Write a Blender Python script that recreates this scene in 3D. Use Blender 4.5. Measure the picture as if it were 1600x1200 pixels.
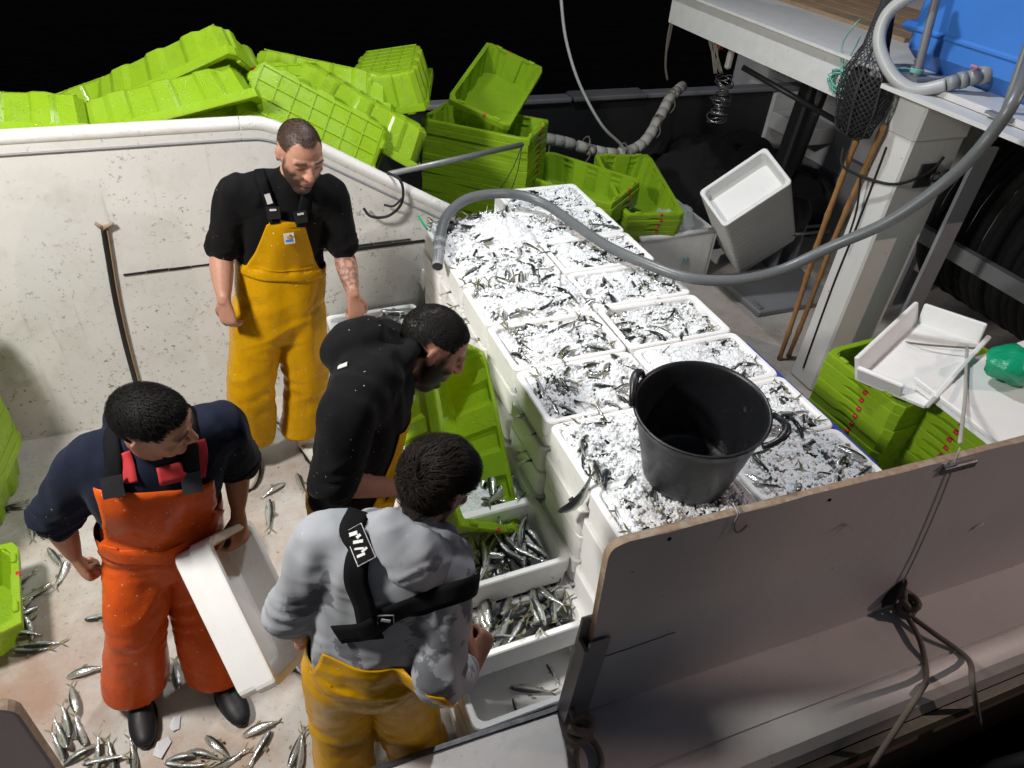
import bpy, bmesh, math, random
import numpy as np
from mathutils import Vector, Matrix, Euler, Quaternion, noise
from mathutils.bvhtree import BVHTree

for _o in list(bpy.data.objects): bpy.data.objects.remove(_o)
SC = bpy.context.scene
COL = SC.collection
random.seed(7)
R = random.random
def U(a, b): return a + (b - a) * random.random()
V = Vector

# ------------------------------------------------------------------ camera
CAM_H = 2.75
F_PX, PITCH, ROLL, HEADING = 1130.0, math.radians(38), math.radians(4.8), math.radians(24.3)
_h = V((math.sin(HEADING), math.cos(HEADING), 0)); _r0 = V((math.cos(HEADING), -math.sin(HEADING), 0))
FWD = _h * math.cos(PITCH) + V((0, 0, -math.sin(PITCH))); _u0 = _r0.cross(FWD)
RIGHT = _r0 * math.cos(ROLL) + _u0 * math.sin(ROLL)
UP = -_r0 * math.sin(ROLL) + _u0 * math.cos(ROLL)
EYE = V((0, 0, CAM_H))
cam = bpy.data.cameras.new('camera'); camo = bpy.data.objects.new('camera', cam); COL.objects.link(camo)
cam.sensor_fit = 'HORIZONTAL'; cam.sensor_width = 36; cam.lens = 36 * F_PX / 1600
cam.clip_start = 0.05; cam.clip_end = 2000
M3 = Matrix((RIGHT, UP, -FWD)).transposed()
camo.matrix_world = Matrix.Translation(EYE) @ M3.to_4x4()
SC.camera = camo
# survey helpers: where the ray through a point of the photograph meets a plane of the boat
def _ray(u, v): return FWD + RIGHT * ((u - 800) / F_PX) - UP * ((v - 600) / F_PX)
def atz(u, v, z): d = _ray(u, v); return EYE + d * ((z - EYE.z) / d.z)
def aty(u, v, y): d = _ray(u, v); return EYE + d * (y / d.y)
def atx(u, v, x): d = _ray(u, v); return EYE + d * (x / d.x)

# ------------------------------------------------------------------ world (night) and exposure
W = bpy.data.worlds.new('World'); SC.world = W; W.use_nodes = True
_nt = W.node_tree; _bg = _nt.nodes['Background']
_sky = _nt.nodes.new('ShaderNodeTexSky'); _sky.sky_type = 'NISHITA'; _sky.sun_disc = False
_sky.sun_elevation = math.radians(-4); _sky.sun_rotation = math.radians(200)
_nt.links.new(_sky.outputs[0], _bg.inputs[0]); _bg.inputs[1].default_value = 1.6
SC.view_settings.view_transform = 'Standard'; SC.view_settings.look = 'None'
SC.view_settings.exposure = 0.25; SC.view_settings.gamma = 1.0; SC.view_settings.use_curve_mapping = False
SC.cycles.max_bounces = 5; SC.cycles.diffuse_bounces = 3; SC.cycles.glossy_bounces = 2
SC.cycles.transmission_bounces = 4; SC.cycles.transparent_max_bounces = 8
SC.cycles.use_denoising = True
SC.cycles.sample_clamp_indirect = 4

# ------------------------------------------------------------------ floodlights of the boat and of the quay
def lamp(name, loc, target, power, color, size, kind='AREA'):
    l = bpy.data.lights.new(name, kind); l.energy = power; l.color = color
    if kind == 'AREA': l.shape = 'DISK'; l.size = size; l.spread = math.radians(165)
    else: l.shadow_soft_size = size
    o = bpy.data.objects.new(name, l); COL.objects.link(o); o.location = loc
    d = V(target) - V(loc); o.rotation_euler = d.to_track_quat('-Z', 'Y').to_euler()
    return o
LAMP1 = (-1.75, 1.75, 3.5); LAMP2 = (1.35, 3.3, 4.3); LAMPQ = (7.2, -1.67, 5.0)
lamp('boom_floodlight_light', LAMP1, (0.6, 2.6, 0.3), 112, (1.0, 0.965, 0.91), 0.50)
lamp('mast_floodlight_light', LAMP2, (1.45, 2.6, 1.0), 60, (0.95, 0.98, 1.0), 0.22)
lamp('quay_floodlight_light', LAMPQ, (1.6, 1.0, 0.8), 430, (1.0, 0.76, 0.68), 0.012, 'POINT')

# ------------------------------------------------------------------ mesh helpers
class MB:
    def __init__(s): s.v = []; s.f = []; s.m = []
    def add(s, verts, faces, mi=0):
        b = len(s.v); s.v += [tuple(p) for p in verts]
        s.f += [tuple(i + b for i in f) for f in faces]; s.m += [mi] * len(faces); return s
    def box(s, c, d, rot=None, mi=0, bev=0):
        hx, hy, hz = d[0] / 2, d[1] / 2, d[2] / 2
        if bev <= 0:
            vs = [V((x, y, z)) for x in (-hx, hx) for y in (-hy, hy) for z in (-hz, hz)]
            fs = [(0, 1, 3, 2), (4, 6, 7, 5), (0, 4, 5, 1), (2, 3, 7, 6), (0, 2, 6, 4), (1, 5, 7, 3)]
        else:
            b = min(bev, hx * .95, hy * .95, hz * .95); rings = []
            def ring(x, y, z, c):
                return [V(p + (z,)) for p in ((-x + c, -y), (x - c, -y), (x, -y + c), (x, y - c), (x - c, y), (-x + c, y), (-x, y - c), (-x, -y + c))]
            vs = ring(hx - b, hy - b, -hz, b * .5) + ring(hx, hy, -hz + b, b) + ring(hx, hy, hz - b, b) + ring(hx - b, hy - b, hz, b * .5)
            fs = [tuple(range(7, -1, -1)), tuple(range(24, 32))]
            for k in range(3):
                for i in range(8): fs.append((k * 8 + i, k * 8 + (i + 1) % 8, k * 8 + 8 + (i + 1) % 8, k * 8 + 8 + i))
        if rot is not None: vs = [rot @ p for p in vs]
        return s.add([p + V(c) for p in vs], fs, mi)
    def tube(s, pts, r, n=8, mi=0, closed=False, cap=True):
        pts = [V(p) for p in pts]; N = len(pts)
        rs = r if isinstance(r, (list, tuple)) else [r] * N
        vs = []; fs = []; prev = None
        for i, p in enumerate(pts):
            if closed: t = pts[(i + 1) % N] - pts[i - 1]
            else: t = pts[min(i + 1, N - 1)] - pts[max(i - 1, 0)]
            t.normalize()
            if prev is None:
                a = V((0, 0, 1)) if abs(t.z) < .9 else V((1, 0, 0))
                x = t.cross(a).normalized()
            else:
                x = (prev - t * prev.dot(t))
                x = x.normalized() if x.length > 1e-6 else t.orthogonal().normalized()
            prev = x; y = t.cross(x)
            for k in range(n):
                a = 2 * math.pi * k / n; vs.append(p + (x * math.cos(a) + y * math.sin(a)) * rs[i])
        for i in range(N if closed else N - 1):
            j = (i + 1) % N
            for k in range(n): fs.append((i * n + k, i * n + (k + 1) % n, j * n + (k + 1) % n, j * n + k))
        if cap and not closed: fs += [tuple(range(n - 1, -1, -1)), tuple((N - 1) * n + k for k in range(n))]
        return s.add(vs, fs, mi)
    def lathe(s, prof, c=(0, 0, 0), n=32, mi=0, rot=None):
        vs = []; fs = []
        for (r, z) in prof:
            for k in range(n):
                a = 2 * math.pi * k / n; p = V((r * math.cos(a), r * math.sin(a), z))
                vs.append((rot @ p if rot is not None else p) + V(c))
        for i in range(len(prof) - 1):
            for k in range(n): fs.append((i * n + k, i * n + (k + 1) % n, (i + 1) * n + (k + 1) % n, (i + 1) * n + k))
        return s.add(vs, fs, mi)
    def ell(s, c, r, rot=None, nu=14, nv=8, mi=0):
        vs = []; fs = []
        for j in range(nv + 1):
            t = math.pi * j / nv
            for k in range(nu):
                a = 2 * math.pi * k / nu
                p = V((r[0] * math.sin(t) * math.cos(a), r[1] * math.sin(t) * math.sin(a), r[2] * math.cos(t)))
                vs.append((rot @ p if rot is not None else p) + V(c))
        for j in range(nv):
            for k in range(nu): fs.append((j * nu + k, (j + 1) * nu + k, (j + 1) * nu + (k + 1) % nu, j * nu + (k + 1) % nu))
        return s.add(vs, fs, mi)
    def mesh(s, name, mats, smooth=False):
        me = bpy.data.meshes.new(name); me.from_pydata(s.v, [], s.f)
        for m in (mats if isinstance(mats, (list, tuple)) else [mats]): me.materials.append(m)
        if any(s.m): me.polygons.foreach_set('material_index', s.m)
        if smooth: me.polygons.foreach_set('use_smooth', [True] * len(me.polygons))
        me.update(); return me
    def build(s, name, mats, parent=None, smooth=False, origin=None, **tags):
        if origin is not None:
            o3 = V(origin); s.v = [tuple(V(p) - o3) for p in s.v]
        o = obj(name, s.mesh(name, mats, smooth), parent)
        if origin is not None: o.location = origin
        tag(o, **tags); return o
def obj(name, me, parent=None):
    o = bpy.data.objects.new(name, me); COL.objects.link(o)
    if parent is not None: o.parent = parent
    return o
def tag(o, label=None, cat=None, group=None, kind=None):
    if label: o['label'] = label
    if cat: o['category'] = cat
    if group: o['group'] = group
    if kind: o['kind'] = kind
    return o
def empty(name, loc=(0, 0, 0), rot=None, **tags):
    o = bpy.data.objects.new(name, None); COL.objects.link(o); o.location = loc; o.empty_display_size = .1
    if rot is not None: o.rotation_euler = rot
    return tag(o, **tags)
def copy_tree(o, parent=None):
    kids = list(o.children)
    c = o.copy(); COL.objects.link(c); c.parent = parent
    for k in kids: copy_tree(k, c)
    return c
def smooth_path(pts, n=6):
    pts = [V(p) for p in pts]; out = []
    for i in range(len(pts) - 1):
        p0 = pts[max(i - 1, 0)]; p1 = pts[i]; p2 = pts[i + 1]; p3 = pts[min(i + 2, len(pts) - 1)]
        for k in range(n):
            t = k / n
            out.append(.5 * ((2 * p1) + (p2 - p0) * t + (2 * p0 - 5 * p1 + 4 * p2 - p3) * t * t + (3 * p1 - p0 - 3 * p2 + p3) * t ** 3))
    out.append(pts[-1]); return out
def frame(xdir, ndir):
    x = V(xdir).normalized(); z = V(ndir); z = (z - x * z.dot(x)).normalized(); y = z.cross(x)
    return Matrix((x, y, z)).transposed()
def auto_smooth(o, ang=40):
    me = o.data; bm = bmesh.new(); bm.from_mesh(me)
    for e in bm.edges:
        e.smooth = not (len(e.link_faces) != 2 or e.calc_face_angle(0) > math.radians(ang))
    for f in bm.faces: f.smooth = True
    bm.to_mesh(me); bm.free(); return o

# ------------------------------------------------------------------ material helpers
def _new(name):
    m = bpy.data.materials.new(name); m.use_nodes = True
    nt = m.node_tree; return m, nt, nt.nodes['Principled BSDF']
def N(nt, t, **kw):
    n = nt.nodes.new('ShaderNode' + t)
    for k, v in kw.items():
        if hasattr(n, k): setattr(n, k, v)
    return n
def L(nt, a, b): nt.links.new(a, b)
def ramp(nt, fac, stops):
    r = N(nt, 'ValToRGB'); e = r.color_ramp.elements
    while len(e) < len(stops): e.new(.5)
    for i, (p, c) in enumerate(stops): e[i].position = p; e[i].color = (*c, 1) if len(c) == 3 else c
    L(nt, fac, r.inputs[0]); return r.outputs[0]
def coord(nt, which='Object', scale=None):
    tc = N(nt, 'TexCoord'); out = tc.outputs[which]
    if scale is not None:
        mp = N(nt, 'Mapping'); mp.inputs['Scale'].default_value = scale; L(nt, out, mp.inputs[0]); out = mp.outputs[0]
    return out
def rcoord(nt):
    tc = N(nt, 'TexCoord'); oi = N(nt, 'ObjectInfo'); va = N(nt, 'VectorMath', operation='MULTIPLY_ADD')
    L(nt, oi.outputs['Random'], va.inputs[0]); va.inputs[1].default_value = (37, 53, 71); L(nt, tc.outputs['Object'], va.inputs[2]); return va.outputs[0]
def nz(nt, co, scale, detail=4, rough=.55, out=0):
    n = N(nt, 'TexNoise'); n.inputs['Scale'].default_value = scale; n.inputs['Detail'].default_value = detail
    n.inputs['Roughness'].default_value = rough; L(nt, co, n.inputs['Vector']); return n.outputs[out]
def mixc(nt, fac, a, b, mode='MIX'):
    m = N(nt, 'Mix', data_type='RGBA', blend_type=mode)
    if isinstance(fac, (int, float)): m.inputs[0].default_value = fac
    else: L(nt, fac, m.inputs[0])
    for i, c in ((6, a), (7, b)):
        if isinstance(c, tuple): m.inputs[i].default_value = (*c, 1) if len(c) == 3 else c
        else: L(nt, c, m.inputs[i])
    return m.outputs[2]
def bump(nt, bsdf, h, strength=.3, dist=.01):
    b = N(nt, 'Bump'); b.inputs['Strength'].default_value = strength; b.inputs['Distance'].default_value = dist
    L(nt, h, b.inputs['Height']); L(nt, b.outputs[0], bsdf.inputs['Normal']); return b
def math_(nt, op, a, b=None):
    m = N(nt, 'Math', operation=op)
    for i, x in enumerate((a, b)):
        if x is None: continue
        if isinstance(x, (int, float)): m.inputs[i].default_value = x
        else: L(nt, x, m.inputs[i])
    return m.outputs[0]
def simple(name, col, rough=.5, metal=0, var=.12, vscale=14, bmp=.15, bscale=60, bdist=.004, coat=0, spec=.5, dirt=None, dirt_amt=.5, dscale=30, dthr=.62):
    m, nt, b = _new(name); co = coord(nt)
    n1 = nz(nt, co, vscale, 5)
    dark = tuple(c * (1 - var) for c in col); lite = tuple(min(1, c * (1 + var)) for c in col)
    c = mixc(nt, n1, dark, lite)
    if dirt:
        dn = ramp(nt, nz(nt, co, dscale, 6, .65), [(dthr, (0, 0, 0)), (min(1, dthr + .07), (dirt_amt,) * 3)])
        c = mixc(nt, dn, c, dirt)
    L(nt, c, b.inputs['Base Color'])
    rr = N(nt, 'MapRange'); rr.inputs[3].default_value = max(0, rough - .1); rr.inputs[4].default_value = min(1, rough + .12)
    L(nt, nz(nt, co, vscale * 2.3, 4), rr.inputs[0]); L(nt, rr.outputs[0], b.inputs['Roughness'])
    b.inputs['Metallic'].default_value = metal; b.inputs['Specular IOR Level'].default_value = spec
    if coat: b.inputs['Coat Weight'].default_value = coat; b.inputs['Coat Roughness'].default_value = .12
    if bmp: bump(nt, b, nz(nt, co, bscale, 4), bmp, bdist)
    return m
MAT = {}
def make_materials():
    # painted steel wall, chipped and speckled
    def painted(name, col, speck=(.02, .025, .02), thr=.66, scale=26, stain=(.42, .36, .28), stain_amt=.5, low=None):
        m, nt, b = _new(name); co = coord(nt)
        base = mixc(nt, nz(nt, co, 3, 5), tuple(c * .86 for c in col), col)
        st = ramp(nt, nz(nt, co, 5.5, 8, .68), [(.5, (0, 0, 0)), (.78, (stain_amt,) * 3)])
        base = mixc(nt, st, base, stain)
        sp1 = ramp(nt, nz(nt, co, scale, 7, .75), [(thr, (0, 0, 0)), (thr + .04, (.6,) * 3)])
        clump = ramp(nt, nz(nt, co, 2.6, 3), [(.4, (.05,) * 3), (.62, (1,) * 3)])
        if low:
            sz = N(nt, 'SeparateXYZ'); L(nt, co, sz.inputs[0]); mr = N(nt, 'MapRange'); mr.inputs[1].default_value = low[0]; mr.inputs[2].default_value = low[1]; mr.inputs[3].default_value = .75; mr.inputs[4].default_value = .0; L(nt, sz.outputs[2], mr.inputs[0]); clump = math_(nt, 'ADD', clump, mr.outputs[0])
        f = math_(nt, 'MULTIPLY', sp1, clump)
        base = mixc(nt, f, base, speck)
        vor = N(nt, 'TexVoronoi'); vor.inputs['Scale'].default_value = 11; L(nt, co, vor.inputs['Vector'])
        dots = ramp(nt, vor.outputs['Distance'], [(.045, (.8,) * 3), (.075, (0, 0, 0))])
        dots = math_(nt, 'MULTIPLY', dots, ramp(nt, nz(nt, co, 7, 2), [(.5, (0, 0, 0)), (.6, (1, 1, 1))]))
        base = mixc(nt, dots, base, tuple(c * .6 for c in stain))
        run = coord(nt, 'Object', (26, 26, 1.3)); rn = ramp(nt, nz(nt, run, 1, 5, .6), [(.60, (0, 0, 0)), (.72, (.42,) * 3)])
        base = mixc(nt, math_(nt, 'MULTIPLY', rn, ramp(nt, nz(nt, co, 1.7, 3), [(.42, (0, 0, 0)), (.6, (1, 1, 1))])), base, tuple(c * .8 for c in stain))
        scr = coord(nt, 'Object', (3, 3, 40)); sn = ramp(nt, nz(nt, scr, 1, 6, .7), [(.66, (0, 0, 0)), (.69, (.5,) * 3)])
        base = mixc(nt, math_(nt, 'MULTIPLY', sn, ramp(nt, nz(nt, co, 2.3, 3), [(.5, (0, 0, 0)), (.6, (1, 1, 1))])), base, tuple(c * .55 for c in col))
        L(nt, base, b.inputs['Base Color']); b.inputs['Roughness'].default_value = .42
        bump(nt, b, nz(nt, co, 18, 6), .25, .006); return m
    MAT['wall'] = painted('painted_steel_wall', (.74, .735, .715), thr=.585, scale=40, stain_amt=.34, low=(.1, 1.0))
    MAT['rail'] = painted('painted_rail', (.66, .63, .61), thr=.66, stain_amt=.3)
    MAT['post'] = painted('painted_post', (.70, .70, .69), thr=.69, stain_amt=.18)
    MAT['board'] = painted('laminate_board', (.60, .56, .55), thr=.74, stain_amt=.12)
    # deck: scuffed off-white with rusty pink fish stains
    m, nt, b = _new('scuffed_deck'); co = coord(nt)
    base = mixc(nt, nz(nt, co, 2.2, 6), (.38, .36, .335), (.60, .58, .55))
    st = ramp(nt, nz(nt, co, 2.7, 9, .7), [(.44, (0, 0, 0)), (.70, (.85,) * 3)])
    base = mixc(nt, st, base, (.34, .25, .19))
    sp = ramp(nt, nz(nt, co, 45, 6, .75), [(.595, (0, 0, 0)), (.65, (.85,) * 3)])
    base = mixc(nt, sp, base, (.09, .06, .045))
    for (px_, py_, pr_, pc_) in ((-1.05 - 1.5, 1.95 - 3.6, .55, (.30, .17, .11)), (-.42 - 1.5, 1.42 - 3.6, .42, (.36, .21, .12)), (-.2 - 1.5, 1.9 - 3.6, .5, (.33, .24, .18))):
        vd = N(nt, 'VectorMath', operation='DISTANCE'); L(nt, co, vd.inputs[0]); vd.inputs[1].default_value = (px_ + 1.5, py_ + 3.6, 0)
        dd = math_(nt, 'ADD', vd.outputs['Value'], math_(nt, 'MULTIPLY', nz(nt, co, 6, 6, .65), .7))
        base = mixc(nt, ramp(nt, dd, [(pr_ * .75, (.75,) * 3), (min(.99, pr_ * 1.45), (0, 0, 0))]), base, pc_)
    sc = ramp(nt, nz(nt, co, 90, 3, .6), [(.70, (0, 0, 0)), (.73, (.8,) * 3)])
    base = mixc(nt, sc, base, (.75, .75, .76))
    L(nt, base, b.inputs['Base Color'])
    rr = ramp(nt, nz(nt, co, 3.1, 5), [(.35, (.16,) * 3), (.65, (.55,) * 3)]); L(nt, rr, b.inputs['Roughness'])
    bump(nt, b, nz(nt, co, 25, 6), .3, .006); MAT['deck'] = m
    # wet green plastic: lets light through
    def plastic(name, col, trans):
        m, nt, b = _new(name); co = rcoord(nt)
        c = mixc(nt, nz(nt, co, 5, 5), tuple(x * .82 for x in col), col)
        gr = ramp(nt, nz(nt, co, 9, 8, .72), [(.54, (0, 0, 0)), (.72, (.35,) * 3)])
        c = mixc(nt, gr, c, tuple(x * .5 for x in col))
        L(nt, c, b.inputs['Base Color'])
        wet = ramp(nt, nz(nt, co, 6, 4), [(.38, (.12,) * 3), (.62, (.42,) * 3)]); L(nt, wet, b.inputs['Roughness'])
        b.inputs['Specular IOR Level'].default_value = .55
        vor = N(nt, 'TexVoronoi'); vor.inputs['Scale'].default_value = 75; L(nt, co, vor.inputs['Vector'])
        dr = ramp(nt, vor.outputs['Distance'], [(.0, (1, 1, 1)), (.34, (0, 0, 0))])
        dr = math_(nt, 'MULTIPLY', dr, ramp(nt, nz(nt, co, 7, 3), [(.45, (0, 0, 0)), (.55, (1, 1, 1))]))
        bump(nt, b, dr, .55, .006)
        t = N(nt, 'BsdfTranslucent'); t.inputs[0].default_value = (*trans, 1)
        mx = N(nt, 'MixShader'); mx.inputs[0].default_value = .36
        L(nt, b.outputs[0], mx.inputs[1]); L(nt, t.outputs[0], mx.inputs[2])
        L(nt, mx.outputs[0], nt.nodes['Material Output'].inputs[0]); return m
    MAT['green'] = plastic('wet_green_plastic', (.37, .62, .03), (.80, .86, .02))
    MAT['tag'] = simple('red_tag', (.5, .02, .03), .4)
    # expanded polystyrene
    m, nt, b = _new('foam'); co = rcoord(nt)
    c = mixc(nt, nz(nt, co, 6, 5), (.78, .78, .765), (.9, .9, .89))
    st = ramp(nt, nz(nt, co, 13, 8, .7), [(.6, (0, 0, 0)), (.72, (.45,) * 3)]); c = mixc(nt, st, c, (.5, .5, .47))
    L(nt, c, b.inputs['Base Color']); b.inputs['Roughness'].default_value = .5
    vor = N(nt, 'TexVoronoi'); vor.inputs['Scale'].default_value = 190; L(nt, co, vor.inputs['Vector'])
    bump(nt, b, vor.outputs['Distance'], .12, .002); MAT['foam'] = m
    # crushed ice
    m, nt, b = _new('crushed_ice'); co = coord(nt)
    c = mixc(nt, nz(nt, co, 40, 6), (.66, .68, .70), (.88, .89, .90)); L(nt, c, b.inputs['Base Color'])
    b.inputs['Roughness'].default_value = .65; b.inputs['Specular IOR Level'].default_value = .12
    b.inputs['Subsurface Weight'].default_value = 0
    v2 = N(nt, 'TexVoronoi'); v2.inputs['Scale'].default_value = 110; L(nt, co, v2.inputs['Vector'])
    bump(nt, b, v2.outputs['Distance'], .55, .007); MAT['ice'] = m
    # sardine skin: dark blue-green back, spots on the flank, silver belly
    m, nt, b = _new('sardine_skin'); co = coord(nt)
    da = N(nt, 'Attribute', attribute_name='dorsal')
    nn = nz(nt, co, 90, 4)
    z = math_(nt, 'ADD', da.outputs['Fac'], math_(nt, 'MULTIPLY', nn, .22))
    z = math_(nt, 'ADD', z, .39)
    c = ramp(nt, z, [(.28, (.74, .74, .72)), (.52, (.62, .63, .62)), (.61, (.27, .28, .26)), (.70, (.040, .047, .047)), (.95, (.012, .017, .02))])
    oi = N(nt, 'ObjectInfo')
    c = mixc(nt, math_(nt, 'MULTIPLY', oi.outputs['Random'], .45), c, (.30, .33, .29), 'MULTIPLY')
    L(nt, c, b.inputs['Base Color'])
    mt = ramp(nt, z, [(.45, (.75,) * 3), (.68, (.15,) * 3)]); L(nt, mt, b.inputs['Metallic'])
    b.inputs['Roughness'].default_value = .24
    vs = N(nt, 'TexVoronoi'); vs.inputs['Scale'].default_value = 260; L(nt, co, vs.inputs['Vector'])
    bump(nt, b, vs.outputs['Distance'], .35, .002); MAT['fish'] = m
    MAT['fin'] = simple('fish_fin', (.16, .15, .07), .35)
    MAT['eyeball'] = simple('fish_eye', (.01, .01, .012), .1, bmp=0)
    # cloths
    def cloth(name, col, rough=.9, weave=420, wet=None, stain=None):
        m, nt, b = _new(name); co = coord(nt)
        c = mixc(nt, nz(nt, co, 9, 6), tuple(x * .8 for x in col), tuple(x * 1.12 for x in col))
        if stain:
            f = ramp(nt, nz(nt, co, stain[1], 5, .6), [(stain[2], (0, 0, 0)), (stain[2] + .03, (.85,) * 3)]); c = mixc(nt, f, c, stain[0])
        sp = ramp(nt, nz(nt, co, 85, 2), [(.745, (0, 0, 0)), (.76, (.8,) * 3)]); c = mixc(nt, sp, c, (.55, .56, .58))
        L(nt, c, b.inputs['Base Color']); b.inputs['Roughness'].default_value = rough
        b.inputs['Sheen Weight'].default_value = .03; b.inputs['Specular IOR Level'].default_value = .12
        bump(nt, b, nz(nt, co, weave, 2), .2, .002); return m
    MAT['black_cloth'] = cloth('black_cotton', (.0055, .0055, .0062))
    MAT['navy_cloth'] = cloth('navy_cotton', (.008, .011, .024))
    MAT['grey_cloth'] = cloth('grey_marl_cotton', (.31, .325, .35), stain=((.10, .105, .12), 6.5, .565))
    MAT['red_cloth'] = simple('red_shirt', (.42, .02, .025), .8)
    MAT['strap'] = simple('black_elastic', (.006, .006, .007), .85, spec=.1, bscale=300)
    MAT['white_print'] = simple('white_print', (.55, .55, .54), .6, bmp=0)
    def oilskin(name, col, dark):
        m, nt, b = _new(name); co = coord(nt)
        c = mixc(nt, nz(nt, co, 4, 6), tuple(x * .84 for x in col), col)
        f = ramp(nt, nz(nt, co, 7, 8, .7), [(.5, (0, 0, 0)), (.75, (.7,) * 3)]); c = mixc(nt, f, c, dark)
        sp = ramp(nt, nz(nt, co, 120, 2), [(.715, (0, 0, 0)), (.73, (.9,) * 3)]); c = mixc(nt, sp, c, (.75, .72, .62))
        L(nt, c, b.inputs['Base Color'])
        rr = ramp(nt, nz(nt, co, 8, 4), [(.3, (.18,) * 3), (.7, (.36,) * 3)]); L(nt, rr, b.inputs['Roughness'])
        b.inputs['Specular IOR Level'].default_value = .07
        h = math_(nt, 'ADD', nz(nt, co, 16, 3), math_(nt, 'MULTIPLY', nz(nt, co, 300, 2), .12)); bump(nt, b, h, .3, .012); return m
    MAT['yellow'] = oilskin('yellow_oilskin', (.56, .29, .004), (.36, .16, .004))
    MAT['orange'] = oilskin('orange_oilskin', (.60, .09, .014), (.42, .05, .012))
    MAT['boot_white'] = simple('white_rubber_boot', (.62, .60, .53), .35)
    MAT['boot_black'] = simple('black_rubber_boot', (.010, .010, .012), .5, spec=.3)
    # skin: vertex colours hold beard, brows and lips
    m, nt, b = _new('skin'); co = coord(nt)
    at = N(nt, 'VertexColor', layer_name='tint')
    c = mixc(nt, math_(nt, 'MULTIPLY', nz(nt, co, 60, 5), .35), at.outputs[0], (.30, .11, .07), 'MULTIPLY')
    L(nt, c, b.inputs['Base Color']); b.inputs['Roughness'].default_value = .55
    bump(nt, b, nz(nt, co, 220, 3), .3, .003); MAT['skin'] = m
    MAT['hair'] = simple('dark_hair', (.006, .005, .0045), .65, spec=.15, var=.3, bscale=400, bmp=.3)
    MAT['hair_brown'] = simple('brown_hair', (.012, .0085, .0065), .65, spec=.18, var=.3, bscale=400, bmp=.3)
    MAT['rubber'] = simple('black_rubber', (.0085, .009, .011), .38, dirt=(.12, .13, .14), dirt_amt=.35, dscale=12, dthr=.62)
    MAT['black_plastic'] = simple('black_plastic', (.012, .012, .014), .4)
    MAT['hose'] = simple('grey_hose', (.13, .14, .145), .35, dirt=(.4, .4, .4), dirt_amt=.4, dscale=80)
    MAT['hose_lite'] = simple('light_grey_hose', (.42, .43, .43), .35)
    MAT['fitting'] = simple('grey_plastic_fitting', (.25, .26, .27), .35)
    MAT['steel'] = simple('stainless_steel', (.42, .42, .43), .3, metal=.9, dirt=(.08, .07, .06), dirt_amt=.5)
    MAT['dark_steel'] = simple('dark_steel', (.06, .06, .065), .45, metal=.6)
    MAT['dull_steel'] = simple('galvanised_steel', (.27, .27, .28), .45, metal=.5)
    MAT['blue'] = simple('blue_tank_plastic', (.05, .20, .62), .4, var=.15, vscale=3)
    MAT['blue_sheet'] = simple('blue_sheet', (.04, .07, .40), .5)
    MAT['bamboo'] = simple('cane', (.33, .17, .06), .45, var=.35, vscale=22)
    MAT['ply'] = simple('plywood_edge', (.27, .19, .13), .8, var=.5, vscale=60, dirt=(.40, .34, .28), dirt_amt=.5, dscale=22, dthr=.52)
    MAT['rope'] = simple('grey_rope', (.17, .145, .12), .9, bscale=220, bmp=.6)
    MAT['rope_pale'] = simple('pale_rope', (.40, .38, .34), .9, bscale=220, bmp=.6)
    MAT['rope_black'] = simple('black_rope', (.012, .012, .013), .8, bscale=220, bmp=.5)
    MAT['teal'] = simple('teal_cord', (.16, .42, .35), .7)
    MAT['green_bag'] = simple('green_bag', (.005, .33, .16), .3, bscale=25, bmp=.5, bdist=.02)
    MAT['float'] = simple('cork_float', (.40, .39, .36), .7, var=.3, dirt=(.12, .1, .08), dirt_amt=.6)
    MAT['net'] = simple('black_net', (.008, .0075, .0085), .8, var=.4, bscale=130, bmp=1, bdist=.02)
    MAT['grey_paint'] = simple('grey_paint', (.22, .225, .24), .5)
    MAT['white_paint'] = simple('white_paint', (.62, .62, .62), .45, dirt=(.3, .28, .26), dirt_amt=.4)
    MAT['paper'] = simple('wet_paper', (.55, .56, .58), .6)
    MAT['wood'] = simple('worn_wood', (.30, .21, .13), .75, var=.4)
    MAT['pink'] = simple('pink_plastic', (.55, .22, .26), .4)
    MAT['redp'] = simple('red_plastic', (.35, .02, .02), .4)
    MAT['hull'] = simple('hull_paint', (.30, .21, .17), .5, var=.25)
    MAT['hull_band'] = simple('green_band', (.10, .095, .06), .5)
    MAT['quay'] = simple('wet_quay_concrete', (.05, .05, .05), .8, var=.3, vscale=3)
    # thin clear plastic bag
    m, nt, b = _new('clear_bag'); co = coord(nt); b.inputs['Base Color'].default_value = (.75, .8, .8, 1)
    b.inputs['Roughness'].default_value = .12
    bump(nt, b, nz(nt, co, 22, 5), .8, .02)
    tr = N(nt, 'BsdfTransparent'); mx = N(nt, 'MixShader'); mx.inputs[0].default_value = .42
    L(nt, tr.outputs[0], mx.inputs[1]); L(nt, b.outputs[0], mx.inputs[2]); L(nt, mx.outputs[0], nt.nodes['Material Output'].inputs[0]); MAT['bag'] = m
    # open net mesh of the net bag
    m, nt, b = _new('net_mesh'); co = coord(nt, 'UV'); b.inputs['Base Color'].default_value = (.02, .02, .024, 1); b.inputs['Roughness'].default_value = .7
    MAT['netbag'] = m
    # black water with small waves
    m, nt, b = _new('night_water'); co = coord(nt, 'Object', (1, 2.2, 1)); b.inputs['Base Color'].default_value = (.002, .0025, .003, 1)
    b.inputs['Roughness'].default_value = .06; b.inputs['IOR'].default_value = 1.33
    h = math_(nt, 'ADD', nz(nt, co, .9, 5), math_(nt, 'MULTIPLY', nz(nt, co, 5, 4), .4)); bump(nt, b, h, 1, .25); MAT['water'] = m
make_materials()
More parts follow.
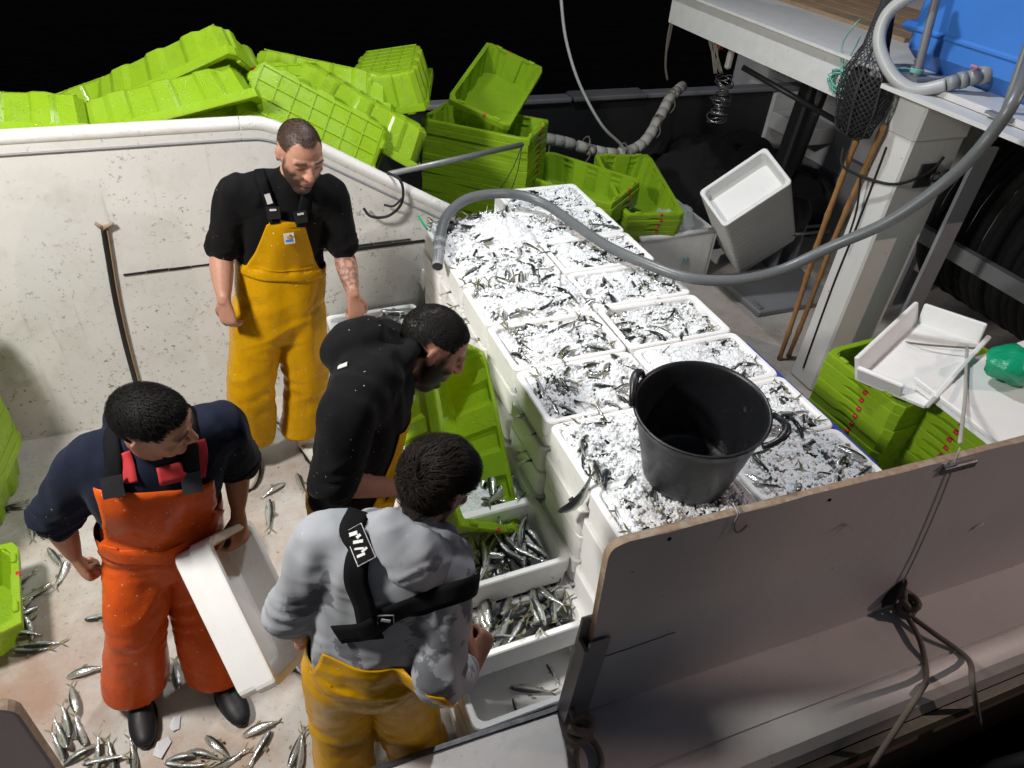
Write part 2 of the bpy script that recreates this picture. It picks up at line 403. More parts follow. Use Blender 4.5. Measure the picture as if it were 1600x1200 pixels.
# ------------------------------------------------------------------ the setting
MB().add([(-400, -300, -1.5), (400, -300, -1.5), (400, 500, -1.5), (-400, 500, -1.5)], [(0, 1, 2, 3)]).build('water', MAT['water'], kind='structure')
MB().box((1.5, 3.6, -.03), (9, 5.1, .06)).build('deck', MAT['deck'], kind='structure')
# hull of the boat: near side in section (y, z), swept along x
_prof = [(1.062, -.0), (1.062, .352), (1.05, .37), (.785, .37), (.783, .362), (.777, .362), (.775, .369), (.735, .362), (.695, .338), (.672, .295), (.668, .20), (.668, .188), (.636, .18), (.632, .118), (.668, .11), (.672, .06), (.70, -.35), (.80, -1.0), (1.0, -1.8)]
def sweep_x(prof, x0, x1, nx, wob=0):
    vs = []; fs = []; n = len(prof)
    for i in range(nx + 1):
        x = x0 + (x1 - x0) * i / nx
        for (y, z) in prof: vs.append((x, y + wob * noise.noise(V((x * 3, y * 5, z * 5))), z + wob * noise.noise(V((x * 3 + 9, y * 5, z * 5)))))
    for i in range(nx):
        for k in range(n - 1): fs.append((i * n + k, (i + 1) * n + k, (i + 1) * n + k + 1, i * n + k + 1))
    return vs, fs
mb = MB(); vs, fs = sweep_x(_prof[:11], -4, 6, 60, .003); mb.add(vs, fs)
hull = mb.build('near_bulwark', MAT['rail'], smooth=True, label='wide off-white bulwark rail along the near side of the boat', cat='bulwark'); auto_smooth(hull, 25)
mb = MB(); vs, fs = sweep_x(_prof[11:15], -4, 6, 4); mb.add(vs, fs); mb.build('rubbing_strake', MAT['hull_band'], hull)
mb = MB(); vs, fs = sweep_x(_prof[14:], -4, 6, 30, .004); mb.add(vs, fs); mb.build('hull_side', MAT['hull'], hull, smooth=True)
mb = MB().box((-1.63, 1.056, .374), (4.76, .016, .012)); mb.build('edge_strip', MAT['dark_steel'], hull)
# far hull side and bulwark
fb = MB().box((2, 5.93, .40), (10, .05, .80)).build('far_bulwark', MAT['dark_steel'], label='low dark far bulwark with a grey metal cap against black water', cat='bulwark')
for i, (x0, x1) in enumerate(((-3, 1.2), (1.206, 3.0), (3.006, 3.75), (3.756, 7))):
    MB().box(((x0 + x1) / 2, 5.93, .825 + .012 * (i == 2)), (x1 - x0, .14 if i != 2 else .2, .045), bev=.012).build('cap_rail', MAT['dull_steel'] if i == 2 else MAT['grey_paint'], fb)
MB().box((2, 5.99, -.9), (10, .06, 1.7)).build('hull_side', MAT['dark_steel'], fb)
# quay under the photographer
MB().box((2, -4.3, -.6), (40, 9.0, 2.9)).build('quay', MAT['quay'], kind='structure')
# raised side deck behind the high wall that carries the crate heap
MB().box((-1.5, 4.25, .45), (5.1, 1.40, .9)).build('side_deck', MAT['grey_paint'], kind='structure')

# high white wall across the deck
wt = [(-3.5, 1.555), (-1.0, 1.558), (0, 1.56), (.13, 1.56), (.22, 1.552), (.32, 1.51), (.44, 1.438), (.8, 1.222), (1.05, 1.075), (1.12, 1.035), (1.14, .98)]
def wall_slab(y0, y1):
    n = len(wt) + 2; out = [(-3.5, 0.0)] + wt + [(1.14, 0.0)]
    vs = [(x, y0, z) for x, z in out] + [(x, y1, z) for x, z in out]
    fs = [tuple(range(n - 1, -1, -1)), tuple(range(n, 2 * n))] + [(i, (i + 1) % n, n + (i + 1) % n, n + i) for i in range(n)]
    return vs, fs
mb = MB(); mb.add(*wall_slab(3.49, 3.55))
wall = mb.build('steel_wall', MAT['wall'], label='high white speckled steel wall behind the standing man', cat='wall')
p = smooth_path([(x, 3.515, z + .012) for x, z in wt[:-1]], 8)
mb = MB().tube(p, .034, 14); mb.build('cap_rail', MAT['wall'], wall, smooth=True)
mb = MB().tube([(q[0], 3.487, q[2] - .062) for q in p], .006, 6); mb.build('weld_bead', MAT['grey_paint'], wall, smooth=True)
a, b2 = aty(193, 430, 3.485), aty(642, 374, 3.485)
mb = MB()
for i in range(14):
    t0, t1 = i / 14, (i + 1) / 14; pa = a.lerp(b2, t0); pb = a.lerp(b2, t1 - .002); c = (pa + pb) / 2
    mb.box((c.x, 3.4865, c.z + .001 * math.sin(i * 2.1)), ((pb - pa).x, .006, .009 + .003 * math.sin(i * 1.3)), Matrix.Rotation(-math.atan2(pb.z - pa.z, pb.x - pa.x), 3, 'Y'))
mb.build('seam_strip', MAT['black_plastic'], wall)
mb = MB().box((.85, 3.4862, .893), (.52, .005, .016), Matrix.Rotation(-.015, 3, 'Y')); mb.build('slot', MAT['rope_black'], wall)
q = [aty(u, v, 3.475) for u, v in ((161, 357), (168, 400), (180, 470), (196, 540), (214, 606))]
mb = MB().tube(smooth_path(q, 5), .011, 8)
st = mb.build('rubber_strip', MAT['black_plastic'], smooth=True, origin=q[-1], label='thin black rubber strip with a forked top running down the white wall', cat='strip')
mb = MB()
for du in (-14, 14):
    e = aty(163 + du, 349, 3.47) - q[-1]; mb.tube([q[0] - q[-1], e], [.011, .008], 7)
mb.build('forked_clip', MAT['wood'], st, smooth=True)
mb = MB().tube([p_ + V((.016, 0.004, 0)) for p_ in [x - q[-1] for x in smooth_path(q, 5)]], .006, 6); mb.build('batten_edge', MAT['wood'], st, smooth=True)

# near partition board on the rail
bx0, bx1, bz0, bz1 = .79, 3.7, .372, 1.262
rc = .055
outl = [(bx1, bz0), (bx1, bz1)] + [(bx0 + rc - .0 + rc * math.cos(a) , bz1 - rc + rc * math.sin(a)) for a in [math.radians(90 + 15 * k) for k in range(7)]] + [(bx0 + .02, bz0)]
outl = [(x - (.0 if z > 1 else 0) - .045 * (z - bz0) / .9 * (x < 2), z) for x, z in outl]
n = len(outl)
vs = [(x, 1.018, z) for x, z in outl] + [(x, 1.040, z) for x, z in outl]
fs = [tuple(range(n - 1, -1, -1)), tuple(range(n, 2 * n))]
board = MB().add(vs, fs).build('partition_board', MAT['board'], label='dark-lit white partition board with rounded corner standing on the near rail', cat='board')
es = []; vs2 = []
for i in range(1, n - 1):
    (x0, z0), (x1, z1) = outl[i], outl[i + 1]; k = 24 if i == 1 else 1
    for j in range(k):
        t = j / k; x = x0 + (x1 - x0) * t; z = z0 + (z1 - z0) * t
        jx = .0025 * noise.noise(V((x * 40, z * 40, 3))); vs2 += [(x, 1.0165 + jx, z + jx), (x, 1.0415 - jx, z + jx)]
vs2 += [(outl[-1][0], 1.0165, outl[-1][1]), (outl[-1][0], 1.0415, outl[-1][1])]
m_ = len(vs2) // 2
MB().add(vs2, [(2 * i, 2 * i + 2, 2 * i + 3, 2 * i + 1) for i in range(m_ - 1)]).build('plywood_edge', MAT['ply'], board)
mb = MB().box((.795, 1.006, .60), (.075, .010, .46), bev=.004); mb.box((.752, 1.028, .585), (.012, .06, .43)); mb.box((.785, 1.052, .64), (.085, .010, .52), bev=.004)
mb.build('corner_bracket', MAT['dull_steel'], board)
for u, v in ((1030, 845), (1288, 775), (1390, 1010)):
    c = aty(u, v, 1.016); MB().lathe([(.0, -.002), (.006, -.002), (.006, .001)], c, 10, rot=Matrix.Rotation(math.pi / 2, 3, 'X')).build('bolt_hole', MAT['black_plastic'], board)
c = aty(1500, 712, 1.012)
mb = MB().box((c.x, 1.012, c.z - .01), (.16, .012, .035), bev=.01); mb.box((c.x - .06, 1.028, c.z + .016), (.05, .05, .008)); mb.build('latch_plate', MAT['steel'], board)
c0 = aty(1136, 818, 1.014)
mb = MB().tube(smooth_path([c0 + V((-.01, .03, .06)), c0 + V((-.012, -.004, .05)), c0 + V((-.012, -.004, .01)), c0 + V((0, -.012, -.02)), c0 + V((.02, -.012, -.02)), c0 + V((.032, -.012, 0))], 5), .0035, 6); mb.build('wire_hook', MAT['dull_steel'], board, smooth=True)
mb = MB().tube([(x, 1.0172, .70 + .05 * (x - .8) + .006 * noise.noise(V((x * 20, 0, 0)))) for x in [.77 + .03 * i for i in range(12)]], .0018, 4); mb.build('crack', MAT['black_plastic'], board)
c = aty(1537, 806, 1.012); MB().ell(c, (.028, .003, .009), Matrix.Rotation(-.25, 3, 'Y')).build('leaf_scrap', MAT['paper'], board, smooth=True)
# second partition board, lower left corner of the view
outl = [(-3, .372), (-.575, .372)] + [(-.625 + .055 * math.cos(a), 1.30 - .055 + .055 * math.sin(a)) for a in [math.radians(10 + 16 * k) for k in range(6)]] + [(-3, 1.30)]
n = len(outl); vs = [(x, 1.02, z) for x, z in outl] + [(x, 1.04, z) for x, z in outl]
bd2 = MB().add(vs, [tuple(range(n)), tuple(range(2 * n - 1, n - 1, -1))]).build('partition_board', MAT['board'], label='dark board with plywood edge cut off by the lower left corner', cat='board')
MB().add([(x, 1.017 if k == 0 else 1.043, z) for x, z in outl[1:] for k in (0, 1)], [(2 * i, 2 * i + 1, 2 * i + 3, 2 * i + 2) for i in range(n - 2)]).build('plywood_edge', MAT['ply'], bd2)

_tilt = Matrix.Translation((.8, 0, .37)) @ Matrix.Rotation(.04, 4, 'Y') @ Matrix.Translation((-.8, 0, -.37))
board.matrix_world = _tilt; hull.matrix_world = _tilt
# post, upper deck edge, deckhouse
post = MB().box((3.43, 2.69, .92), (.36, .21, 1.84), bev=.012).build('support_post', MAT['post'], label='thick white square post under the upper deck', cat='post')
MB().box((3.43, 2.69, 1.70), (.372, .222, .20), bev=.012).build('collar', MAT['post'], post)
MB().tube(smooth_path([atx(u, v, 3.246) + V((0, 0, 0)) for u, v in ((1385, 230), (1340, 350), (1300, 450), (1255, 575))], 6), .006, 6).build('black_cable', MAT['rope_black'], post, smooth=True)
MB().box((3.43, 2.578, 1.42), (.12, .012, .13), bev=.004).build('eye_plate', MAT['dark_steel'], post)
c = V((3.45, 2.56, 1.42)); MB().tube([c + V((.035 * math.cos(a) + .02, -.012, .022 * math.sin(a))) for a in [k * math.pi / 6 for k in range(12)]], .007, 6, closed=True).tube([c + V((.035 * math.cos(a) + .075, -.02, .018 * math.sin(a) + .015)) for a in [k * math.pi / 6 for k in range(12)]], .007, 6, closed=True).build('shackle', MAT['dark_steel'], post, smooth=True)
ud = MB().box((4.5, 3.4, 1.86), (2.56, 2.9, .03)).build('upper_deck', MAT['white_paint'], kind='structure')
MB().box((3.205, 3.87, 1.765), (.02, 2.02, .20)).build('edge_beam', MAT['white_paint'], ud)
MB().box((3.195, 3.87, 1.878), (.09, 2.02, .016)).build('edge_cap', MAT['white_paint'], ud)
for k in range(5): MB().box((3.88 + .17 * k, 4.1, 1.887), (.15, 1.5, .022)).build('plank', MAT['wood'], ud)
MB().box((3.15, 2.3, 1.835), (.12, .92, .02)).build('tank_tray', MAT['white_paint'], ud)
dh = MB().box((5.6, 5.2, .92), (.08, 3.6, 1.84)).build('deckhouse_wall', MAT['white_paint'], label='dim grey-white deckhouse wall under the upper deck', cat='wall')
MB().box((5.54, 4.95, .12), (.05, 2.4, .24)).build('kick_plate', MAT['grey_paint'], dh)
MB().box((5.4, 6.1, .45), (.34, .45, .7), bev=.02).build('side_locker', MAT['white_paint'], dh)
MB().box((5.38, 5.55, .55), (.36, .55, .16), bev=.01).build('control_box', MAT['white_paint'], label='small white box fixed below the deckhouse wall', cat='box')
MB().box((5.45, 6.0, 1.10), (.20, .55, .35)).build('brown_locker', MAT['wood'], label='brown wooden locker in the dark under the upper deck', cat='locker')
# low white panel right behind the fish boxes
c0, c1 = V((2.75, 4.05, 0)), V((3.39, 4.03, 0))
pnl = MB().box((3.07, 4.05, .20), (.64, .035, .40), bev=.008).build('low_panel', MAT['post'], label='low white steel panel between the fish boxes and the leaning foam boxes', cat='panel')
MB().tube([(2.75, 4.05, .405), (3.39, 4.05, .405)], .024, 10).build('panel_lip', MAT['post'], pnl, smooth=True)
MB().box((3.40, 4.35, .20), (.03, .62, .40)).build('side_panel', MAT['post'], pnl)
# deck hatch on the grey deck
hb = atz(1205, 470, 0); 
ht = MB().box((hb.x + .12, hb.y + .1, .025), (.75, .55, .05), Matrix.Rotation(.0, 3, 'Z'), bev=.01).build('deck_hatch', MAT['grey_paint'], label='grey steel hatch in the deck beside the white post', cat='hatch')
for d in (-.2, .2): MB().box((hb.x - .22, hb.y + .1 + d, .055), (.04, .10, .02), bev=.004).build('hinge', MAT['dull_steel'], ht)
hw = MB().box((4.62, 3.72, .42), (.06, .9, .80), Matrix.Rotation(.0, 3, 'Z')).build('locker_side', MAT['grey_paint'], label='grey steel locker side in shade behind the post', cat='locker')
# rotating block with brackets
wl = empty('roller_block', (4.12, 4.05, .0), label='dark rounded roller block on grey brackets behind the post', cat='roller')
MB().lathe([(0, -.06), (.12, -.06), (.13, -.045), (.13, .045), (.12, .06), (0, .06)], (0, 0, .47), 24, rot=Matrix.Rotation(math.pi / 2, 3, 'Y') ).build('roller', MAT['dark_steel'], wl, smooth=True)
for d in (-.09, .09): MB().box((d, 0, .24), (.02, .16, .48), bev=.004).build('bracket', MAT['grey_paint'], wl)
for k in (0, 1): MB().tube([(-.12, -.14 + .1 * k, .36), (.25, -.16 + .1 * k, .36)], .012, 8).build('bar', MAT['dull_steel'], wl, smooth=True)
# lamps' housings, out of the view
def floodlight(name, loc, target, r, label):
    d = (V(target) - V(loc)).normalized(); rot = d.to_track_quat('-Z', 'Y').to_matrix()
    root = empty(name, V(loc), label=label, cat='floodlight')
    MB().lathe([(r * 1.25, -.01), (r * 1.3, .0), (r * 1.1, .07), (r * .6, .13), (0, .14)], (0, 0, 0), 24, rot=rot).build('housing', MAT['dark_steel'], root, smooth=True)
    e = bpy.data.materials.get('lamp_glow')
    if e is None:
        e, nt, b = _new('lamp_glow'); b.inputs['Emission Color'].default_value = (1, .97, .92, 1); b.inputs['Emission Strength'].default_value = 4
    MB().lathe([(0, .02), (r * .98, .02)], (0, 0, 0), 24, rot=rot).build('lens', e, root)
    MB().tube([(0, 0, .06), (0, 0, .9)], .03, 8).build('arm', MAT['dark_steel'], root, smooth=True)
qf = empty('quay_floodlight', LAMPQ, label='warm quay floodlight with an added light-blocking plate outside the view on the right', cat='floodlight')
MB().lathe([(.16, .04), (.17, .05), (.14, .12), (0, .16)], (0, 0, .02), 20).build('housing', MAT['dark_steel'], qf, smooth=True)
MB().tube([(0, 0, .1), (0, 0, .3), (.3, -.5, .3), (.3, -.5, -4.0)], .04, 8).build('pole', MAT['dark_steel'], qf, smooth=True)
_t = [(1.25, 1.02, -.6), (1.25, 1.02, 2.4), (.52, 1.02, 2.4), (.52, 1.02, -.6)]  # unseen plate added near the lamp to cast the shadow edge on the board
_q = [(V(t) - V(LAMPQ)) * .09 for t in _t]; _n = (_q[1] - _q[0]).cross(_q[2] - _q[1]).normalized() * .004
MB().add(_q + [p + _n for p in _q], [(0, 1, 2, 3), (7, 6, 5, 4), (0, 4, 5, 1), (1, 5, 6, 2), (2, 6, 7, 3), (3, 7, 4, 0)]).build('added_light_blocker', MAT['dark_steel'], qf)
floodlight('boom_floodlight', LAMP1, (0.6, 2.6, 0.3), .12, 'deck floodlight hung from the boom outside the view on the left')
floodlight('mast_floodlight', LAMP2, (1.45, 2.6, 1.0), .15, 'mast floodlight hung high over the fish boxes outside the view')
# ------------------------------------------------------------------ green crates
CL, CW, CH, CP = .80, .46, .205, .046      # length, width, height, nesting step
def rrect(hx, hy, r, n=3):
    out = []
    for (sx, sy, a0) in ((1, 1, 0), (-1, 1, 90), (-1, -1, 180), (1, -1, 270)):
        for k in range(n + 1):
            a = math.radians(a0 + 90 * k / n); out.append((sx * (hx - r) + r * math.cos(a), sy * (hy - r) + r * math.sin(a)))
    return out
def crate_meshes():
    # body: floor at z=0, tapered walls with pillars pressed into the sides
    mb = MB(); t = .006
    def outline(z, off):
        k = z / CH; hx = CL / 2 - .055 + .030 * k + off; hy = CW / 2 - .050 + .028 * k + off
        pts = []
        def side(L_, n, pill):
            for i in range(n):
                s = -1 + 2 * i / n; e = 0
                for (p, w) in pill:
                    if abs(s - p) < w: e = .017 * min(1, (w - abs(s - p)) / (w * .35)) * (1 - .25 * k)
                yield s, e
        for s, e in side(hx, 48, ((-.62, .16), (0, .16), (.62, .16))): pts.append((s * (hx - .03), -hy - e))
        for s, e in side(hy, 24, ((-.55, .22), (.55, .22))): pts.append((hx + e, s * (hy - .03)))
        for s, e in side(hx, 48, ((-.62, .16), (0, .16), (.62, .16))): pts.append((-s * (hx - .03), hy + e))
        for s, e in side(hy, 24, ((-.55, .22), (.55, .22))): pts.append((-hx - e, -s * (hy - .03)))
        return pts
    zs = [0.0, .01, .10, CH - .006]
    rings = [[(x, y, z) for x, y in outline(z, -.012 if z == 0 else 0)] for z in zs] + [[(x, y, z) for x, y in outline(max(z, 0), -t)] for z in (CH - .006, .10, .016)]
    n = len(rings[0]); vs = [p for r in rings for p in r]; fs = []
    for i in range(len(rings) - 1):
        for k in range(n): fs.append((i * n + k, i * n + (k + 1) % n, (i + 1) * n + (k + 1) % n, (i + 1) * n + k))
    fs += [tuple(range(n - 1, -1, -1)), tuple((len(rings) - 1) * n + k for k in range(n))]
    mb.add(vs, fs)
    body = mb.mesh('crate_body', MAT['green']); 
    # underside grid of ribs
    mb = MB()
    for i in range(8): mb.box((-.32 + .64 * i / 7, 0, -.004), (.005, CW - .14, .006))
    for i in range(5): mb.box((0, -.155 + .31 * i / 4, -.0035), (CL - .16, .005, .005))
    ribs = mb.mesh('crate_ribs', MAT['green'])
    # rim: flat lip with a hanging flange, arched hand holes at both ends
    mb = MB(); hx, hy = CL / 2, CW / 2; fl = CP - .0025
    oc = []
    NX, NY = 20, 24
    for i in range(NX): oc.append((-hx + .02 + (2 * hx - .04) * i / NX, -hy, 0))
    for i in range(NY):
        s = -1 + 2 * i / NY; oc.append((hx, -hy + .02 + (2 * hy - .04) * i / NY, (.015 * max(0, 1 - (abs(s) / .34) ** 2)) if abs(s) < .34 else 0))
    for i in range(NX): oc.append((hx - .02 - (2 * hx - .04) * i / NX, hy, 0))
    for i in range(NY):
        s = -1 + 2 * i / NY; oc.append((-hx, hy - .02 - (2 * hy - .04) * i / NY, (.015 * max(0, 1 - (abs(s) / .34) ** 2)) if abs(s) < .34 else 0))
    n = len(oc); ix = (hx - .028) / hx; iy = (hy - .028) / hy
    r0 = [(x * ix, y * iy, CH - .008) for x, y, a in oc]; r1 = [(x * ix, y * iy, CH) for x, y, a in oc]
    r2 = [(x * .995, y * .992, CH) for x, y, a in oc]; r3 = [(x, y, CH - .005) for x, y, a in oc]
    r4 = [(x, y, CH - fl + a) for x, y, a in oc]; r5 = [(x * .992, y * .987, CH - fl + a) for x, y, a in oc]; r6 = [(x * .992, y * .987, CH - .010) for x, y, a in oc]
    vs = r0 + r1 + r2 + r3 + r4 + r5 + r6; fs = []
    for i in range(6):
        for k in range(n): fs.append((i * n + k, (i + 1) * n + k, (i + 1) * n + (k + 1) % n, i * n + (k + 1) % n))
    for k in range(n): fs.append((6 * n + k, k, (k + 1) % n, 6 * n + (k + 1) % n))
    mb.add(vs, fs)
    for sx in (-1, 1):
        for y in (-.13, .13): mb.box((sx * (hx - .018), y, CH + .005), (.02, .05, .014), bev=.004)
    rim = mb.mesh('crate_rim', MAT['green'])
    tg = MB()
    tg.box((hx - .005, .045, CH - .006), (.018, .024, .0155), bev=.003)
    tagm = tg.mesh('crate_tag', MAT['tag'], True)
    return body, ribs, rim, tagm
CRATE = crate_meshes()
def crate(loc, rot, label, group, parts=('rib', 'tag')):
    o = obj('fish_crate', CRATE[0]); o.matrix_world = Matrix.Translation(V(loc)) @ rot.to_4x4()
    tag(o, label=label, cat='crate', group=group)
    obj('crate_rim', CRATE[2], o)
    if 'rib' in parts: obj('bottom_ribs', CRATE[1], o)
    if 'tag' in parts:
        obj('maker_mark', CRATE[3], o); q = obj('maker_mark', CRATE[3], o); q.rotation_euler = (0, 0, math.pi)
    return o
def crate_px(p0, p1, nrm, label, group='loose green crates heaped behind the white wall', mid=None):
    """long axis of the crate through two surveyed points (u, v, y); nrm is where its opening faces"""
    a, b = aty(*p0), aty(*p1); rot = frame(b - a, nrm)
    c = (a + b) / 2 - rot @ V((0, 0, CH / 2))
    return crate(c, rot, label, group)
ORD = ['topmost', 'second', 'third', 'fourth', 'fifth', 'sixth', 'seventh', 'eighth', 'ninth', 'tenth', 'eleventh', 'twelfth', 'thirteenth', 'fourteenth', 'fifteenth', 'sixteenth', 'seventeenth', 'eighteenth', 'nineteenth', 'twentieth']
def nested(base, rot, n, where, group, jit=.004, step=None, tilt=None):
    for i in range(n):
        k = n - 1 - i
        lab = ('topmost green crate of ' if k == 0 else ORD[k] + ' green crate from the top of ') + where
        r2 = rot @ Matrix.Rotation(U(-.012, .012), 3, 'Z')
        crate(V(base) + rot @ V((U(-jit, jit), U(-jit, jit), i * (step or CP))), r2, lab, group, parts=('tag',) if k else ('rib', 'tag'))
UPV = V((0, 0, 1))
# tall nested stack behind the far end of the fish boxes
a = atz(655, 180, 1.10); b = atz(822, 213, 1.10); d = (b - a).normalized(); nrm = V((-d.y, d.x, 0))
mid = a + d * .40 + nrm * .23
rot = frame(d, UPV)
nested((mid.x, mid.y, .0), rot, 20, 'the tall nested stack behind the far fish boxes', 'green crates nested in the tall far stack')
# tipped crate resting on top of the tall stack
_tr = frame((.62, .75, .25), (.05, -.40, .91)); crate(V((1.926, 4.933, 1.285)) - _tr @ V((0, 0, CH)), _tr, 'wet green crate lying tipped open on top of the tall crate stack', None)
# heap behind the wall
crate_px((-75, 205, 3.84), (92, 208, 3.80), (.05, -.70, -.72), 'upside-down green crate at the left end of the crate heap')
crate_px((120, 190, 4.2), (265, 135, 4.35), (.0, -.5, -.8), 'dark half-hidden green crate between the leftmost crate and the heap')
crate_px((222, 165, 4.15), (352, 104, 4.02), (.38, -.72, -.45), 'big tilted green crate on top of the heap with its underside lip forward')
crate_px((200, 206, 3.82), (345, 168, 3.86), (.22, -.68, -.7), 'bright wet upside-down green crate low in the heap over the wall edge')
crate_px((300, 172, 3.95), (470, 160, 4.0), (0, .4, -.9), 'green crate wedged upside down below the big tilted crate')
crate_px((410, 168, 3.86), (555, 242, 3.78), (.30, .55, -.75), 'green crate with ribbed bottom grid leaning behind the bearded man')
crate_px((500, 142, 4.15), (622, 212, 4.0), (.35, -.30, -.85), 'long upside-down green crate sloping down to the tall stack')
crate_px((602, 150, 4.15), (618, 100, 4.85), (.15, -.15, -1), 'ribbed upside-down green crate at the top beside the tall stack')
crate_px((352, 190, 3.98), (470, 182, 4.25), (-.3, -.55, -.8), 'green crate showing only its edge right of the big tilted crate')
crate_px((452, 128, 4.45), (560, 150, 4.35), (.2, -.5, -.8), 'green crate at the back of the heap behind the ribbed-bottom crate')
# stack with its opening up right of the tall stack
a = atz(812, 262, .74); b = atz(925, 300, .74); d = (b - a).normalized(); nr = V((-d.y, d.x, 0))
mid = a + d * .40 + nr * .2
nested((mid.x, mid.y, .40), frame(d, (-.05, -.10, 1)), 4, 'the short open stack beyond the far fish boxes', 'green crates nested in the short far stack')
mid2 = (mid.x, mid.y, .0)
MB().box((mid.x, mid.y, .19), (.62, .40, .38), frame(d, UPV)).build('fish_bin', MAT['grey_paint'], label='grey bin under the short open crate stack', cat='bin')
# nested stack right of the fish boxes' far corner
a, b = V((2.83, 4.03, .60)), V((2.95, 4.80, .74)); rot = frame(b - a, (0, -.18, 1))
c = (a + b) / 2 - rot @ V((0, 0, CH))
nested(c - rot @ V((0, 0, 6 * CP)), rot, 7, 'the crate stack leaning beside the low white panel', 'green crates nested beside the low panel')
# two stacks behind the near board
for k, (pa, pb, z, wh, n) in enumerate((((1290, 548), (1410, 638), .87, 'the near right stack holding the broken foam tray', 14), ((1430, 592), (1565, 690), .91, 'the near right stack under the white foam lid', 15))):
    a, b = atz(*pa, z), atz(*pb, z); d = (b - a).normalized(); xd = V((-d.y, d.x, 0)); mid = (a + b) / 2 + xd * .40
    nested((mid.x, mid.y, z - CH - (n - 1) * CP), frame(xd, UPV), n, wh, 'green crates nested in the two near right stacks')
# stack cut by the left edge, crate at the left edge, both on the deck
nested((-1.42, 2.96, 0.0), Matrix.Rotation(math.radians(82), 3, 'Z'), 16, 'the stack cut by the left picture edge', 'green crates nested at the left edge')
crate(V((-1.45, 2.27, .06)), Matrix.Rotation(math.radians(8), 3, 'Z') @ Matrix.Rotation(.12, 3, 'Y'), 'single green crate on the deck at the left picture edge', None)

# ------------------------------------------------------------------ foam fish boxes
BL, BW, BH = .512, .325, .130
def foam_box(BL=BL, BW=BW, BH=BH, t=.026):
    mb = MB(); r = .03
    def ring(hx, hy, z, rr): return [(x, y, z) for x, y in rrect(hx, hy, rr, 4)]
    hx, hy = BL / 2, BW / 2
    rings = [ring(hx - .012, hy - .012, 0, r), ring(hx - .006, hy - .006, .006, r), ring(hx - .006, hy - .006, BH * .48, r), ring(hx, hy, BH * .49, r), ring(hx, hy, BH - .005, r), ring(hx - .004, hy - .004, BH, r),
             ring(hx - t + .006, hy - t + .006, BH, r), ring(hx - t, hy - t, BH - .006, r), ring(hx - t - .008, hy - t - .008, .026, r + .01), ring(hx - t - .016, hy - t - .016, .018, r + .01)]
    n = len(rings[0]); vs = [p for q in rings for p in q]; fs = []
    for i in range(len(rings) - 1):
        for k in range(n): fs.append((i * n + k, i * n + (k + 1) % n, (i + 1) * n + (k + 1) % n, (i + 1) * n + k))
    fs += [tuple(range(n - 1, -1, -1)), tuple((len(rings) - 1) * n + k for k in range(n))]
    mb.add(vs, fs)
    return mb.mesh('foam_box', MAT['foam'])
FOAM = foam_box()
def fbox(loc, rz, label, group, rot=None):
    o = obj('foam_box', FOAM); o.location = loc
    o.rotation_euler = (0, 0, rz) if rot is None else rot.to_euler()
    return tag(o, label=label, cat='box', group=group)
PIT = .330; ROWS = [1.075 + PIT * k for k in range(9)]
COLX = (1.195, 1.717); TOPZ = 8 * BH + .004
NR = ['nearest', 'second', 'third', 'fourth', 'fifth', 'sixth', 'seventh', 'eighth']
for r_ in range(8):
    yc = (ROWS[r_] + ROWS[r_ + 1]) / 2
    for c_ in range(2):
        if r_ == 7 and c_ == 0: continue
        for k in range(8):
            top = k == 7
            side = 'left' if c_ == 0 else 'right'
            if top: lab = f'ice-filled foam box in the top layer, {NR[r_]} in the {side} row' if r_ == 0 else f'ice-filled foam box in the top layer, {NR[r_]} from the board in the {side} row'
            else: lab = f'white foam box in layer {["one", "two", "three", "four", "five", "six", "seven"][k]} from the deck under the {NR[r_]} {side} top box'
            fbox((COLX[c_] + U(-.003, .003) + (.0 if top else U(-.010, .004)), yc + U(-.002, .002), k * BH + .0005 * k), U(-.008, .008), lab, 'foam fish boxes of the big stack')
# low boxes standing left of the big stack
LOW = []   # (centre, rim z, name)
def lowbox(x, y, z, rz, label):
    fbox((x, y, z), rz, label, 'low foam boxes beside the big stack'); LOW.append((x, y, z, rz))
def lowstack(x, y, n, rz, label, under):
    for k in range(n - 1): fbox((x + U(-.006, .006), y, k * BH), rz + U(-.01, .01), f'foam box {["one", "two", "three", "four"][k]} from the deck under the {under}', 'foam boxes under the low boxes')
    lowbox(x, y, (n - 1) * BH + .001, rz, label)
lowstack(.705, 1.232, 3, .02, 'nearly empty foam box low behind the corner bracket', 'nearly empty box')
lowbox(.690, 1.40, 3 * BH + .002, .02, 'foam box heaped with big silvery sardines beside the grey hoodie man')
lowstack(.685, 1.90, 5, .01, 'iced foam box half hidden behind the held green crate', 'half hidden iced box')
lowbox(.685, 1.585, 4 * BH + .003, .02, 'deep half-filled foam box of dark sardines under the held crate')
lowstack(.68, 1.565, 4, .0, 'plain foam box carrying the deep sardine box', 'deep sardine box')
lowstack(.68, 2.26, 4, .01, 'foam box hidden behind the bent man', 'hidden box behind the bent man')
lowstack(.68, 2.80, 3, .01, 'foam box on the deck behind the bent man by the wall box', 'box behind the bent man')
lowstack(.655, 3.30, 4, .0, 'iced foam box against the white wall by the bearded man', 'iced box at the wall')
# leaning stack of empty foam boxes
rot = frame((.77, -.16, .62), (-.63, -.41, .66))
base = V((3.253, 3.699, .905)) - rot @ V((0, 0, BH))
for k in range(14):
    fbox(base - rot @ V((0, 0, .072 * k)), 0, ('topmost empty foam box of the leaning stack by the roller' if k == 0 else f'{ORD[k]} empty foam box from the top of the leaning stack'), 'empty foam boxes nested in the leaning stack', rot=rot)
